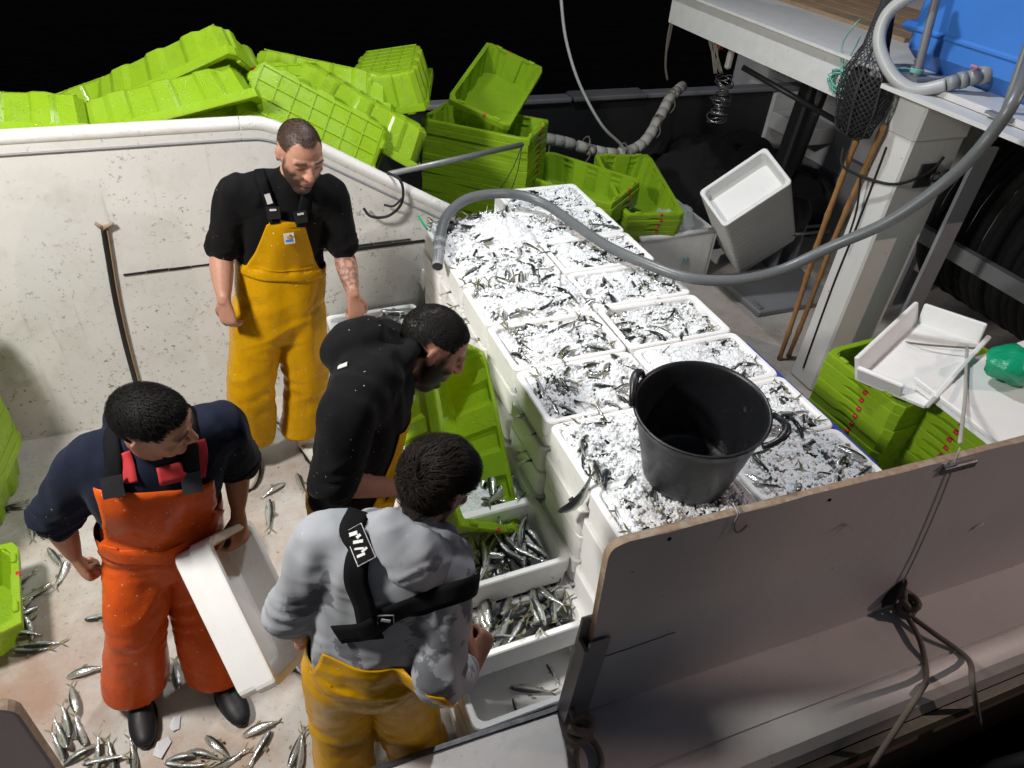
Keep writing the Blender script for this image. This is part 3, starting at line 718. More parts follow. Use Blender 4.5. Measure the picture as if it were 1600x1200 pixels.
# clear bag behind the panel
mb = MB(); mb.ell((0, 0, .0), (.17, .14, .14), nu=28, nv=18)
mb.v = [tuple(V(p) * (1 + .22 * noise.noise(V(p) * 9) + .1 * noise.noise(V(p) * 26))) for p in mb.v]
mb.build('plastic_bag', MAT['bag'], smooth=True).location = (3.15, 4.22, .42)
tag(bpy.data.objects['plastic_bag'], label='crumpled clear plastic bag behind the low white panel', cat='bag')
# blue sheet at the right side of the stack
a, b = V((2.47, 2.62, 0)), V((2.47, 1.7, 0))
MB().box((2.02, 1.62, .50), (.022, .80, 1.0), bev=.004).build('blue_board', MAT['blue_sheet'], label='blue board edge standing between fish boxes and green crates', cat='board')
# broken foam tray and lid on the near right crate stacks
tr = empty('foam_tray', (0, 0, 0), label='broken open white foam tray lying in the near right green crates', cat='tray')
pA = atz(1365, 640, .87); pB = atz(1500, 500, .95); ax = (pB - pA).normalized(); rot = frame(ax, (-.12, .05, 1)); tr.location = (pA + pB) / 2; tr.rotation_euler = rot.to_euler()
MB().box((0, 0, 0), (.62, .30, .022), bev=.005).build('tray_floor', MAT['foam'], tr)
MB().box((0, .16, .05), (.62, .022, .12), Matrix.Rotation(-.25, 3, 'X'), bev=.005).build('tray_wall', MAT['foam'], tr)
MB().box((0, -.16, .03), (.60, .022, .08), Matrix.Rotation(.3, 3, 'X'), bev=.005).build('tray_wall', MAT['foam'], tr)
MB().box((.315, 0, .05), (.022, .28, .11), Matrix.Rotation(.2, 3, 'Y'), bev=.005).build('tray_wall', MAT['foam'], tr)
MB().box((-.315, .05, .04), (.022, .20, .09), Matrix.Rotation(-.4, 3, 'Y'), bev=.005).build('tray_wall', MAT['foam'], tr)
ld = [atz(1425, 585, .96), atz(1508, 642, .96), atz(1620, 600, .96), atz(1560, 545, .96)]
c = sum(ld, V()) / 4; e1 = (ld[1] - ld[0]); e1.normalize()
lid = MB().box((0, 0, 0), (.78, .44, .024), bev=.006); lid.box((0, -.21, -.02), (.78, .022, .04), bev=.005); lid.box((-.375, 0, -.02), (.022, .40, .04), bev=.005)
lo = lid.build('foam_lid', MAT['foam'], label='flat white foam lid lying across the near right green crates', cat='foam lid')
rot = frame(V((-e1.y, e1.x, 0)).cross(UPV) * -1 if False else V((e1.y * -1, e1.x, 0)), (-.05, -.06, 1)); lo.matrix_world = Matrix.Translation(ld[0] + rot @ V((.37, -.24, .0)) + V((0, 0, .0))) @ rot.to_4x4()

# ------------------------------------------------------------------ fish
def fish_mesh(bend, twist=0, fat=1.0):
    mb = MB(); Ln = .20
    st = [(0, .002, .002), (.02, .008, .006), (.06, .0135, .0085), (.13, .019, .0115), (.28, .0235, .0135), (.45, .0235, .0130), (.62, .018, .0095), (.78, .0105, .0055), (.90, .0055, .003), (.95, .0055, .0022)]
    nr = 10; vs = []; fs = []
    def cen(s): return V((-Ln / 2 + Ln * s, bend * (math.cos((s - .5) * math.pi) - .6) * .05, twist * .02 * (s - .5) ** 2))
    for s, hz, hy in st:
        hz *= .84; hy *= .95; c = cen(s)
        for k in range(nr):
            a = 2 * math.pi * k / nr; vs.append(c + V((0, hy * fat * math.cos(a), hz * fat * math.sin(a) - .002 * (hz / .02))))
    for i in range(len(st) - 1):
        for k in range(nr): fs.append((i * nr + k, i * nr + (k + 1) % nr, (i + 1) * nr + (k + 1) % nr, (i + 1) * nr + k))
    fs += [tuple(range(nr - 1, -1, -1))]
    mb.add(vs, fs)
    c = cen(.94); e = cen(1.05) - cen(.9); e.normalize()
    for sg in (1, -1):
        for th in (.0012, -.0012):
            mb.add([c + V((0, th, sg * .0045)), c + V((0, th, 0)), c + e * .016 + V((0, 0, sg * .004)), c + e * .038 + V((0, 0, sg * .024)), c + e * .022 + V((0, 0, sg * .019))], [(0, 1, 2, 3, 4)], 1)
    cd = cen(.45)
    mb.add([cd + V((-.012, 0, .021)), cd + V((.012, 0, .021)), cd + V((.018, .001, .030)), cd + V((.0, .001, .036))], [(0, 1, 2, 3)], 1)
    cd = cen(.7); mb.add([cd + V((-.01, 0, -.013)), cd + V((.018, 0, -.010)), cd + V((.010, 0, -.019))], [(0, 1, 2)], 1)
    ce = cen(.2)
    for sg in (1, -1): mb.add([ce + V((0, sg * .011, -.008)), ce + V((.02, sg * .015, -.013)), ce + V((.024, sg * .013, -.007))], [(0, 1, 2)], 1)
    for sg in (1, -1): mb.ell(cen(.075) + V((0, sg * .0075, .003)), (.0042, .0022, .0042), nu=8, nv=4, mi=2)
    me = mb.mesh('sardine', [MAT['fish'], MAT['fin'], MAT['eyeball']], True)
    at = me.attributes.new('dorsal', 'FLOAT', 'POINT'); at.data.foreach_set('value', [p[2] / .043 for p in mb.v]); return me
FISH = [fish_mesh(b, t, f) for b, t, f in ((.0, 0, 1), (.35, .5, 1.05), (-.35, -.4, .95), (.7, 0, 1.0), (-.65, .6, 1.1))]
def fish(pos, yaw, roll, pitch, scale, label, group, v=None):
    o = obj('sardine', random.choice(FISH) if v is None else FISH[v]); o.location = pos
    o.rotation_mode = 'QUATERNION'
    o.rotation_quaternion = (Matrix.Rotation(yaw, 3, 'Z') @ Matrix.Rotation(pitch, 3, 'Y') @ Matrix.Rotation(roll, 3, 'X')).to_quaternion()
    o.scale = (scale,) * 3
    return tag(o, label=label, cat='fish', group=group)
LOOSE = MB(); LOOSE_D = []
def loose_fish(pos, yaw, roll, pitch, scale):
    me = random.choice(FISH); M = Matrix.Translation(pos) @ (Matrix.Rotation(yaw, 4, 'Z') @ Matrix.Rotation(pitch, 4, 'Y') @ Matrix.Rotation(roll, 4, 'X')) @ Matrix.Scale(scale, 4)
    LOOSE_D.extend(w.co.z / .043 for w in me.vertices)
    LOOSE.add([M @ w.co for w in me.vertices], [tuple(p.vertices) for p in me.polygons]); LOOSE.m[-len(me.polygons):] = [p.material_index for p in me.polygons]
# ------------------------------------------------------------------ crushed ice over the top layer (heightfield + chips)
VIS = ([.5, .3, .5, 1.0, .35, .4, .25, .3], [.4, .6, .9, 1.0, .7, .8, .6, .5])     # how far each box's rim shows
FILL = ([.008, .014, .012, -.002, .014, .012, .022, .0], [.006, .004, -.002, -.008, .0, -.002, .004, .002])
def ice_h(x, y):
    c_ = 0 if x < 1.456 else 1; r_ = min(7, max(0, int((y - ROWS[0]) / PIT)))
    ex = min(x - (COLX[c_] - BL / 2), (COLX[c_] + BL / 2) - x); ey = min(y - ROWS[r_], ROWS[r_ + 1] - y); e = max(0, min(ex, ey))
    vis = VIS[c_][r_]
    if (x < .98 or x > 1.93): vis = max(vis, .75)
    p = V((x * 6, y * 6, 0)); n1 = noise.noise(p); n2 = noise.noise(p * 3.3 + V((5, 5, 5))); n3 = noise.noise(p * 11)
    h = TOPZ + FILL[c_][r_] + .022 * n1 + .015 * n2 + .008 * n3 - .008
    h -= vis * .030 * (1 - min(1, e / .055)) ** .7
    if e < .024: h -= vis * .016
    # drifts
    for (bx, by, bz, br) in ((1.30, 3.22, .05, .16), (1.08, 3.15, .03, .15), (1.59, 1.90, .035, .18), (1.14, 2.53, .02, .16), (1.12, 1.40, .012, .12), (1.8, 1.43, .015, .16)):
        d2 = ((x - bx) ** 2 + (y - by) ** 2) / (br * br); h += bz * math.exp(-d2)
    return h
st_ = .0075; nx = int(1.02 / st_); ny = int(2.63 / st_)
x0, y0 = .945, 1.085
vs = []
for j in range(ny + 1):
    for i in range(nx + 1):
        x = x0 + 1.022 * i / nx; y = y0 + 2.62 * j / ny
        edge = min(i, nx - i, j, ny - j)
        z = ice_h(x, y) + U(-.0040, .0040) - (.3 if (x < 1.462 and y > 3.375) else 0) - (.06 if edge == 0 else .02 if edge == 1 else 0)
        vs.append((x + U(-.002, .002), y + U(-.002, .002), z))
fs = [(j * (nx + 1) + i, j * (nx + 1) + i + 1, (j + 1) * (nx + 1) + i + 1, (j + 1) * (nx + 1) + i) for j in range(ny) for i in range(nx)]
ice = MB().add(vs, fs)
for k in range(16000):
    x, y = U(.96, 1.95), U(1.1, 3.68); s = U(.002, .0062)
    if x < 1.47 and y > 3.36: continue; z = ice_h(x, y) + s * .2
    ice.add([V((x, y, z)) + Matrix.Rotation(U(0, 6), 3, 'Z') @ V(p) * s for p in ((-1, -.6, -.5), (1, -.7, -.3), (.8, .8, -.5), (-.7, .7, -.2), (.1, .1, .9))], [(0, 1, 4), (1, 2, 4), (2, 3, 4), (3, 0, 4)])
ice.build('crushed_ice', MAT['ice'], smooth=True, kind='stuff', label='crushed ice heaped over the top layer of fish boxes', cat='ice')
def ice_patch(cx, cy, z, hx, hy, amp, name='crushed_ice', lab=''):
    vs = []; n = 50; m = 32; mb = MB()
    for j in range(m + 1):
        for i in range(n + 1):
            x = -hx + 2 * hx * i / n; y = -hy + 2 * hy * j / m
            vs.append((cx + x, cy + y, z + amp * noise.noise(V((cx + x, cy + y, 0)) * 9) + amp * .5 * noise.noise(V((x, y, 2)) * 31) + U(-.002, .002)))
    mb.add(vs, [(j * (n + 1) + i, j * (n + 1) + i + 1, (j + 1) * (n + 1) + i + 1, (j + 1) * (n + 1) + i) for j in range(m) for i in range(n)])
    mb.build(name, MAT['ice'], kind='stuff', label=lab, cat='ice')
ice_patch(.655, 3.30, 4 * BH - .028, .225, .128, .014, lab='ice over the fish box against the white wall')
ice_patch(.685, 1.90, 5 * BH - .045, .225, .128, .014, lab='ice in the fish box behind the held crate')
# ------------------------------------------------------------------ sardines
top_group = 'sardines showing through the ice of the top boxes'
cand = []
for r_ in range(8):
    for c_ in range(2):
        if r_ == 7 and c_ == 0: continue
        for k in range(44):
            bx = COLX[c_] + U(-.225, .225); by = U(ROWS[r_] + .035, ROWS[r_ + 1] - .035)
            if k < 16:   # lie along the walls of the box where the ice leaves them bare
                if R() < .6: bx = COLX[c_] + (-1 if (R() < (.72 if c_ == 0 else .3)) else 1) * U(.13, .205)
                else: by = ROWS[r_] + (.05 if R() < .5 else .28) + U(-.02, .02)
            if (bx - 1.30) ** 2 + (by - 1.36) ** 2 < .018 or (bx - 1.28) ** 2 + (by - 3.16) ** 2 < .016 or (bx - 1.60) ** 2 + (by - 1.90) ** 2 < .022: continue
            cand.append((r_, c_, bx, by))
random.shuffle(cand)
n_ind = 0
for (r_, c_, bx, by) in sorted(cand, key=lambda t: t[3] + (0 if R() < .8 else 1)):
    z = ice_h(bx, by); yaw = U(0, 6.28); roll = random.choice((-1, 1)) * U(.35, 1.45); pit = U(-.22, .22); sc = U(.66, .95)
    ex = abs(math.cos(yaw)) * .085 * sc; bx = min(max(bx, .975 + ex), 1.94 - ex); z = ice_h(bx, by); pos = V((bx, by, z + U(-.021, -.006)))
    if n_ind < 160:
        n_ind += 1; side = 'left' if c_ == 0 else 'right'
        fish(pos, yaw, roll, pit, sc, f'sardine half buried in ice in the {NR[r_]} {side} top box of the stack', f'sardines in the {NR[r_]} {side} top box')
    else: loose_fish(pos, yaw, roll, pit, sc)
# grains of ice that lie on and round the fish
gr_ = MB()
for (r_, c_, bx, by) in cand:
    for k in range(9):
        x, y = bx + random.gauss(0, .045), by + random.gauss(0, .04)
        if not (.97 < x < 1.94 and 1.1 < y < 3.68) or (x < 1.47 and y > 3.36): continue
        s = U(.003, .0085); z = ice_h(x, y) + U(.000, .014); m_ = Matrix.Rotation(U(0, 6), 3, 'Z')
        gr_.add([V((x, y, z)) + m_ @ V(p) * s for p in ((-1, -.6, -.7), (1, -.7, -.5), (.8, .8, -.7), (-.7, .7, -.4), (.1, .1, .8))], [(0, 1, 4), (1, 2, 4), (2, 3, 4), (3, 0, 4)])
gr_.build('ice_grains', MAT['ice'], smooth=True, kind='stuff', label='loose ice grains scattered over the half buried fish', cat='ice')
# tails sticking out of the ice
for (u, v) in ((795, 437), (845, 440), (875, 440), (745, 462), (757, 460), (880, 520), (1030, 560), (690, 365), (905, 760)):
    p = atz(u, v, TOPZ + .01); loose_fish(p + V((0, 0, -.05)), U(0, 6.28), U(-.5, .5), -1.2 + U(-.2, .2), 1)
def pile(cx, cy, zf, rz, hx, hy, n, layers, label, group, sc=1.12, prefer=None, lift=.020):
    for k in range(n):
        l = k * layers / n
        x, y = U(-hx, hx), U(-hy, hy)
        yaw = (prefer + random.gauss(0, .55) + (math.pi if R() < .5 else 0)) if (prefer is not None and R() < .75) else U(0, 6.28)
        sl = sc * U(.9, 1.12)
        m = max(0.0, .5 - abs(x) / hx * .25 - abs(y) / hy * .25)
        lim = (BL / 2 - .055 - abs(math.cos(yaw)) * .085 * sl); x = max(-lim, min(lim, x)); lim = (BW / 2 - .045 - abs(math.sin(yaw)) * .07 * sl); lim = max(lim, .02); y = max(-lim, min(lim, y))
        p = Matrix.Rotation(rz, 3, 'Z') @ V((x, y, 0))
        fish((cx + p.x, cy + p.y, zf + .014 + lift * l * (1 + m * .3)), yaw, random.choice((-1, 1)) * U(.9, 1.57), U(-.14, .14), sl, label, group)
pile(.690, 1.40, 3 * BH + .02, .02, .22, .13, 64, 4.4, 'silvery sardine in the heaped foam box beside the grey hoodie man', 'sardines in the heaped near box', .90, prefer=.85, lift=.025)
pile(.685, 1.585, 4 * BH + .02, .02, .22, .13, 40, 2.7, 'dark sardine in the deep half-filled foam box under the held crate', 'sardines in the deep near box', .82, prefer=1.3)
pile(.685, 1.90, 5 * BH - .055, 0, .22, .13, 12, 1, 'sardine on ice in the box behind the held crate', 'sardines behind the held crate', .95)
pile(.655, 3.30, 4 * BH - .035, 0, .22, .13, 14, 1, 'sardine on ice in the box against the white wall', 'sardines in the box at the wall', .95)
for (h, t) in (((790, 1073), (870, 1082)), ((853, 1034), (872, 1068)), ((800, 1090), (818, 1130))):
    a, b = atz(*h, .30), atz(*t, .30); d = b - a
    fish((a + b) / 2, math.atan2(d.y, d.x), 1.5, 0, d.length / .23, 'sardine lying in the nearly empty foam box', 'sardines in the nearly empty box')
FL = [(421, 780, 420, 832), (463, 740, 476, 772), (441, 756, 414, 774), (52, 810, 50, 842), (56, 829, 88, 844), (77, 860, 97, 885), (104, 881, 85, 919), (29, 908, 29, 944), (75, 915, 30, 938), (48, 937, 0, 969), (58, 948, 3, 975), (58, 958, 8, 982), (42, 971, 51, 1000), (2, 995, 69, 989), (21, 1012, 101, 1003), (25, 1018, 74, 1014), (98, 1058, 173, 1040), (121, 1119, 110, 1070), (110, 1152, 99, 1108), (133, 1168, 118, 1122), (108, 1172, 88, 1130), (101, 1188, 83, 1148), (92, 1198, 168, 1157), (154, 1200, 155, 1168), (178, 1202, 172, 1170), (146, 966, 176, 960), (318, 1148, 361, 1186), (381, 1148, 436, 1126), (423, 1141, 388, 1199), (252, 1194, 327, 1197), (293, 1174, 342, 1185), (451, 1199, 474, 1139), (466, 1200, 472, 1156), (454, 1031, 473, 1055), (279, 1073, 272, 1031), (425, 648, 441, 664), (418, 660, 436, 668), (328, 718, 348, 732), (335, 735, 352, 722), (0, 790, 40, 793), (0, 798, 30, 786), (712, 1100, 735, 1156), (720, 1090, 728, 1140), (210, 1205, 205, 1160), (340, 1200, 372, 1180), (20, 950, 55, 930), (8, 940, 45, 955), (140, 1196, 190, 1185), (15, 925, 45, 900), (265, 1188, 312, 1180)]
for k, (u0, v0, u1, v1) in enumerate(FL):
    a, b = atz(u0, v0, .014), atz(u1, v1, .014); d = b - a; s = max(.72, min(1.15, d.length / .22))
    near = 'by the left picture edge' if u0 < 80 and v0 < 1030 else 'in the clump by the lower left board' if u0 < 215 and v0 > 1060 else 'by the bottom edge between the two near men' if v0 > 1110 else 'at the foot of the white wall' if v0 < 740 else 'between the orange and the bearded man' if (u0 > 400 and v0 < 900) else 'on the deck around the orange man'
    zz = .016 + (.013 if k % 3 == 2 and 'clump' in near else 0)
    fish(((a + b) / 2).xy.to_3d() + V((0, 0, zz)), math.atan2(d.y, d.x), random.choice((-1, 1)) * U(1.35, 1.57), U(-.03, .03), s, 'sardine lying on the wet deck ' + near, 'sardines ' + near)
for k in range(16):
    z = BH * random.choice((3, 4, 5, 6, 7)) + .004; y = U(1.75, 3.3)
    loose_fish(V((.985 + U(-.02, .02), y, z)), math.pi + U(-.7, .7), U(-1.4, 1.4), 0, U(.7, .9))
lf = LOOSE.build('sardine_mass', [MAT['fish'], MAT['fin'], MAT['eyeball']], smooth=True, kind='stuff', label='smaller sardines under the ice of the far top boxes', cat='fish')
lf.data.attributes.new('dorsal', 'FLOAT', 'POINT').data.foreach_set('value', LOOSE_D)

# ------------------------------------------------------------------ black rubber tub on the ice
bc = V((1.285, 1.365, TOPZ + .010)); tilt = Matrix.Rotation(.06, 3, 'X') @ Matrix.Rotation(-.10, 3, 'Y')
tub = empty('rubber_tub', bc, tilt.to_euler(), label='empty black rubber tub with two handles standing on the iced fish', cat='tub')
_k = .90; prof = [(0, .006), (.150, .0), (.163, .012)] + [(.163 + .062 * t, .012 + .318 * t) for t in [k / 10 for k in range(1, 11)]] + [(.232, .338), (.236, .343), (.233, .349), (.225, .347), (.220, .338)] + [(.219 - .062 * t, .33 - .316 * t) for t in [k / 10 for k in range(1, 11)]] + [(0, .016)]
MB().lathe([(r * _k, z * _k) for r, z in prof], (0, 0, 0), 56).build('tub_body', MAT['rubber'], tub, smooth=True)
for k, ang in enumerate((math.radians(138), math.radians(-48))):
    ca, sa = math.cos(ang), math.sin(ang); pts = []
    for t in range(13):
        f = t / 12; w = (f - .5) * .16; up = .345 + .062 * math.sin(math.pi * f) ** .6; rr = .226 + .014 * math.sin(math.pi * f)
        if k: up = .335 + .022 * math.sin(math.pi * f); rr = .226 + .055 * math.sin(math.pi * f) ** .7
        pts.append(((ca * rr - sa * w) * _k, (sa * rr + ca * w) * _k, up * _k))
    MB().tube(pts, [.010 + (.004 if 3 < t < 9 else 0) for t in range(13)], 10).build('handle', MAT['rubber'], tub, smooth=True)
# ------------------------------------------------------------------ grey hose over the fish
hp = [atz(684, 412, 1.075), atz(687, 375, 1.12), atz(700, 335, 1.17), atz(738, 308, 1.17), atz(800, 303, 1.14), atz(850, 318, 1.11), atz(900, 352, 1.09), atz(950, 385, 1.085), atz(1010, 412, 1.09), atz(1075, 434, 1.09), atz(1150, 438, 1.10), atz(1220, 422, 1.14), atz(1300, 385, 1.28), atz(1390, 345, 1.46), atz(1480, 282, 1.68), atz(1545, 215, 1.88), atz(1600, 125, 2.08), atz(1650, -20, 2.3)]
hs = MB().tube(smooth_path(hp, 7), .026, 14).build('deck_hose', MAT['hose'], smooth=True, label='long grey hose curving from the upper right over the iced boxes', cat='hose')
ep = [hp[0], hp[1]]
d = (hp[0] - hp[1]).normalized()
MB().tube([hp[1] + d * .0, hp[1] + d * .03], .031, 16).tube([hp[1] + d * .06, hp[1] + d * .085], .029, 16).tube([hp[1] + d * .085, hp[0] + d * .02], .026, 16, cap=False).build('nozzle', MAT['fitting'], hs, smooth=True)
MB().tube([hp[0] + d * .0205, hp[0] + d * .021], .022, 14).build('nozzle_mouth', MAT['black_plastic'], hs)
# green scrap on the ice near the nozzle
a, b = atz(654, 338, 1.06), atz(667, 358, 1.06); MB().tube([a, b], .007, 6).build('green_stick', MAT['green_bag'], label='short green plastic stick on the far corner box', cat='stick')
# ------------------------------------------------------------------ rope, bar and cords at the wall end
wr_ = MB().tube(smooth_path([aty(568, 325, 3.46), aty(580, 338, 3.44), aty(605, 338, 3.44), aty(625, 322, 3.45), aty(630, 300, 3.46), aty(624, 280, 3.47), aty(605, 270, 3.52)], 6), .0075, 7)
wr_.tube(smooth_path([aty(600, 320, 3.46), aty(615, 322, 3.44), aty(628, 310, 3.45)], 5), .006, 6)
wr_.build('wall_rope', MAT['rope_black'], smooth=True, label='dark rope looped through the sloping top of the white wall', cat='rope')
MB().tube([aty(608, 272, 3.6), aty(816, 226, 4.05)], .016, 10).build('steel_bar', MAT['dull_steel'], smooth=True, label='grey steel bar slanting across the tall green crate stack', cat='bar')
MB().tube(smooth_path([aty(816, 226, 4.03), aty(800, 265, 4.0), aty(778, 300, 4.0)], 5), .003, 5).tube(smooth_path([aty(816, 226, 4.03), aty(808, 270, 4.0), aty(795, 305, 4.0)], 5), .003, 5).build('bar_cord', MAT['rope_black'], smooth=True, label='thin dark cord tied to the end of the steel bar', cat='cord')
# ------------------------------------------------------------------ blue tank, pipes, hanging net bag
tk = MB(); 
tk.box((3.95, 2.32, 2.32), (1.15, 1.40, .90), bev=.09)
tank = tk.build('water_tank', MAT['blue'], smooth=False, label='blue plastic water tank on the upper deck at the top right', cat='tank')
MB().box((3.95, 2.32, 2.05), (1.17, 1.42, .05), bev=.02).build('tank_band', MAT['blue'], tank)
va, vb = atx(1530, 118, 3.34), atx(1478, 132, 3.22)
vx = MB(); vx.tube([va + V((.06, 0, 0)), va], .04, 16); vx.tube([va, va.lerp(vb, .35)], .034, 16); vx.tube([va.lerp(vb, .4), va.lerp(vb, .62)], .038, 16); vx.tube([va.lerp(vb, .66), vb], .034, 16)
vx.build('valve', MAT['fitting'], tank, smooth=True)
lv = va.lerp(vb, .25) + V((0, 0, .045)); MB().box(lv, (.10, .035, .012), Matrix.Rotation(.3, 3, 'Y') @ Matrix.Rotation(.5, 3, 'Z'), bev=.005).tube([lv, lv - V((0, 0, .03))], .009, 8).build('valve_lever', MAT['pink'], tank)
pp = [vb, atx(1430, 140, 3.15), atx(1395, 118, 3.1), atx(1374, 70, 3.08), atx(1385, 25, 3.1), atx(1420, -5, 3.14), atx(1470, -30, 3.2)]
MB().tube(smooth_path(pp, 8), .030, 14).build('tank_hose', MAT['hose_lite'], smooth=True, label='pale grey hose curling out of the blue tank valve', cat='hose')
MB().tube([atx(1432, 118, 3.24), atx(1470, -30, 3.24)], .020, 12).box(atx(1432, 120, 3.24), (.12, .12, .012)).build('tank_frame_pole', MAT['dull_steel'], smooth=False, label='grey frame pole standing before the blue tank', cat='pole')
MB().tube([atx(1570, 175, 3.24), atx(1640, -30, 3.24)], .018, 12).box(atx(1572, 180, 3.24), (.12, .12, .012)).build('tank_frame_pole', MAT['dull_steel'], label='grey frame pole at the right picture edge of the blue tank', cat='pole')
tw = MB(); c = atx(1432, 112, 3.24)
for k in range(3): tw.tube([c + V((.028 * math.cos(a), .028 * math.sin(a), .006 * k)) for a in [i * math.pi / 6 for i in range(12)]], .005, 5, closed=True)
tw.tube(smooth_path([c, c + V((-.05, .03, .01)), c + V((-.12, .06, -.005))], 4), .004, 5); tw.build('green_twine', MAT['teal'], smooth=True, label='green twine tied round the foot of the tank pole', cat='twine')
# net bag: crossing strands over a long drop shape
top = atx(1392, -10, 3.16); bot = atx(1330, 215, 3.12)
nb = MB(); axis = bot - top; Ln = axis.length; sidev = V((0, 1, 0)); frv = V((-1, 0, 0))
def nb_r(t): return .035 + .06 * min(1, t / .55) + .055 * math.sin(math.pi * max(0, (t - .35) / .65)) if t < .97 else .07
def nb_p(t, a):
    r = nb_r(t) * (1 if t < .97 else max(0, (1 - t) / .03)) * (1 + .15 * noise.noise(V((t * 5, math.cos(a) * 2, math.sin(a) * 2))))
    return top + axis * t + sidev * (r * math.cos(a)) + frv * (r * .6 * math.sin(a))
for s in (-1, 1):
    for k in range(26):
        a0 = 2 * math.pi * k / 26; nb.tube([nb_p(t, a0 + s * t * 5.5) for t in [i / 40 for i in range(41)]], .0022, 3, cap=False)
for k in range(7):
    a0 = k * .9; nb.tube([nb_p(t, a0) for t in [i / 24 for i in range(25)]], .006, 4)
inner = MB(); 
for i in range(13):
    t = .52 + .46 * i / 12
    for k in range(10):
        a = 2 * math.pi * k / 10; c0 = top + axis * t; inner.v.append(tuple(c0 + (nb_p(t, a) - c0) * .72 + V((noise.noise(V((i, k, 0)) * 1.7) * .012,) * 3)))
inner.f = [(i * 10 + k, i * 10 + (k + 1) % 10, (i + 1) * 10 + (k + 1) % 10, (i + 1) * 10 + k) for i in range(12) for k in range(10)]; inner.m = [0] * len(inner.f)
nbo = nb.build('net_bag', MAT['netbag'], label='dark net bag hanging at the top of the white post', cat='net bag')
inner.build('bunched_net', MAT['net'], nbo, smooth=True)
# teal cord coil hanging from the beam
tc = MB(); c = atx(1312, 122, 3.17)
for k in range(8):
    tc.tube([c + V((0, (.055 + .008 * k % .02) * math.cos(a) + U(-.006, .006) + .012 * math.sin(k), (.04 + .004 * (k % 4)) * math.sin(a) + U(-.005, .005) - .004 * k)) + V((U(-.02, .02), 0, 0)) for a in [i * math.pi / 7 for i in range(14)]], .0042, 5, closed=True)
tc.tube(smooth_path([c + V((0, 0, .03)), atx(1316, 70, 3.17), atx(1335, 40, 3.15), atx(1345, 30, 3.2)], 5), .004, 5); tc.tube(smooth_path([c + V((0, .02, .03)), atx(1330, 85, 3.17), atx(1345, 55, 3.15)], 5), .004, 5)
tc.build('cord_coil', MAT['teal'], smooth=True, label='small coil of pale teal cord hanging from the beam', cat='cord')
# bamboo canes leaning on the post
for k, (b0, t0) in enumerate((((1218, 560, .01), (1338, 210, 3.17)), ((1232, 556, .01), (1378, 195, 3.2)))):
    a = atz(*b0); b = atx(*t0); mb = MB(); pts = []; rs = []
    n = 36
    for i in range(n + 1):
        t = i / n; pts.append(a.lerp(b, t) + V((.01 * math.sin(t * 7), .008 * math.sin(t * 5), 0))); rs.append(.015 + (.0035 if i % 5 == 0 else 0))
    mb.tube(pts, rs, 10).build('bamboo_cane', MAT['bamboo'], smooth=True, label=('left' if k == 0 else 'right') + ' bamboo cane leaning against the white post', cat='cane')
# black strap round post and canes
sp = [atx(1318, 232, 3.12), atx(1316, 258, 3.10), atx(1345, 275, 3.16), atx(1398, 288, 3.235), aty(1450, 270, 2.565), aty(1475, 245, 2.56)]
MB().tube(smooth_path(sp, 6), .008, 7).tube(smooth_path([atx(1345, 275, 3.16), atx(1338, 330, 3.2), atx(1322, 380, 3.21)], 5), .006, 6).build('black_strap', MAT['rope_black'], smooth=True, label='black rubber strap tying the canes to the white post', cat='strap')
# grey channel plates and net drum right of the post
a, b, c, d = aty(1480, 280, 2.32), aty(1535, 232, 2.3), aty(1455, 520, 2.3), aty(1400, 520, 2.3)
MB().box((3.62, 2.45, .80), (.13, .02, 1.6), Matrix.Rotation(.0, 3, 'Y')).build('channel_plate', MAT['grey_paint'], label='grey steel channel standing right of the white post', cat='plate')
dr = empty('net_drum', (4.9, 2.3, .9), label='big black net drum in the dark behind the right crates', cat='drum')
mb = MB()
for k in range(30):
    y = -1.0 + 2.0 * k / 33; mb.tube([(.62 * math.cos(a) * (1 + .02 * math.sin(k * 3.1)), y, .62 * math.sin(a)) for a in [i * math.pi / 12 for i in range(24)]], .034, 6, closed=True)
mb.build('wound_net', MAT['net'], dr, smooth=True, kind='stuff')
MB().box((-.72, -.1, -.1), (.05, 1.9, .10)).build('guard_bar', MAT['grey_paint'], dr)
# net heap, float line, rigging in the dark
mb = MB(); n = 46
for j in range(n + 1):
    for i in range(n + 1):
        x = i / n * 2 - 1; y = j / n * 2 - 1; hgt = max(0, (1 - x * x) * (1 - y * y)) ** .7
        mb.v.append((4.25 + x * 1.15 , 5.15 + y * .72, .01 + hgt * (.62 + .25 * noise.noise(V((x * 3, y * 3, 1)))) + .05 * noise.noise(V((x * 11, y * 11, 4)))))
mb.f = [(j * (n + 1) + i, j * (n + 1) + i + 1, (j + 1) * (n + 1) + i + 1, (j + 1) * (n + 1) + i) for j in range(n) for i in range(n)]; mb.m = [0] * len(mb.f)
mb.build('net_heap', MAT['net'], smooth=True, kind='stuff', label='heap of black fishing net in the shadow behind the crates', cat='net')
fp = smooth_path([aty(u, v, y) for u, v, y in ((822, 212, 5.0), (880, 222, 5.0), (930, 236, 5.0), (968, 240, 5.0), (1005, 224, 5.05), (1030, 185, 5.2), (1048, 152, 5.35), (1072, 130, 5.5))], 6)
fr = MB().tube(fp, .008, 6).build('float_line', MAT['rope'], smooth=True, label='line of pale cork floats running from the crates to the dark net', cat='float line')
acc = 0; i0 = 0; L_ = [0]
for i in range(1, len(fp)): L_.append(L_[-1] + (fp[i] - fp[i - 1]).length)
def along(s):
    for i in range(1, len(fp)):
        if L_[i] >= s: return fp[i - 1].lerp(fp[i], (s - L_[i - 1]) / max(1e-6, L_[i] - L_[i - 1]))
    return fp[-1]
s = .02
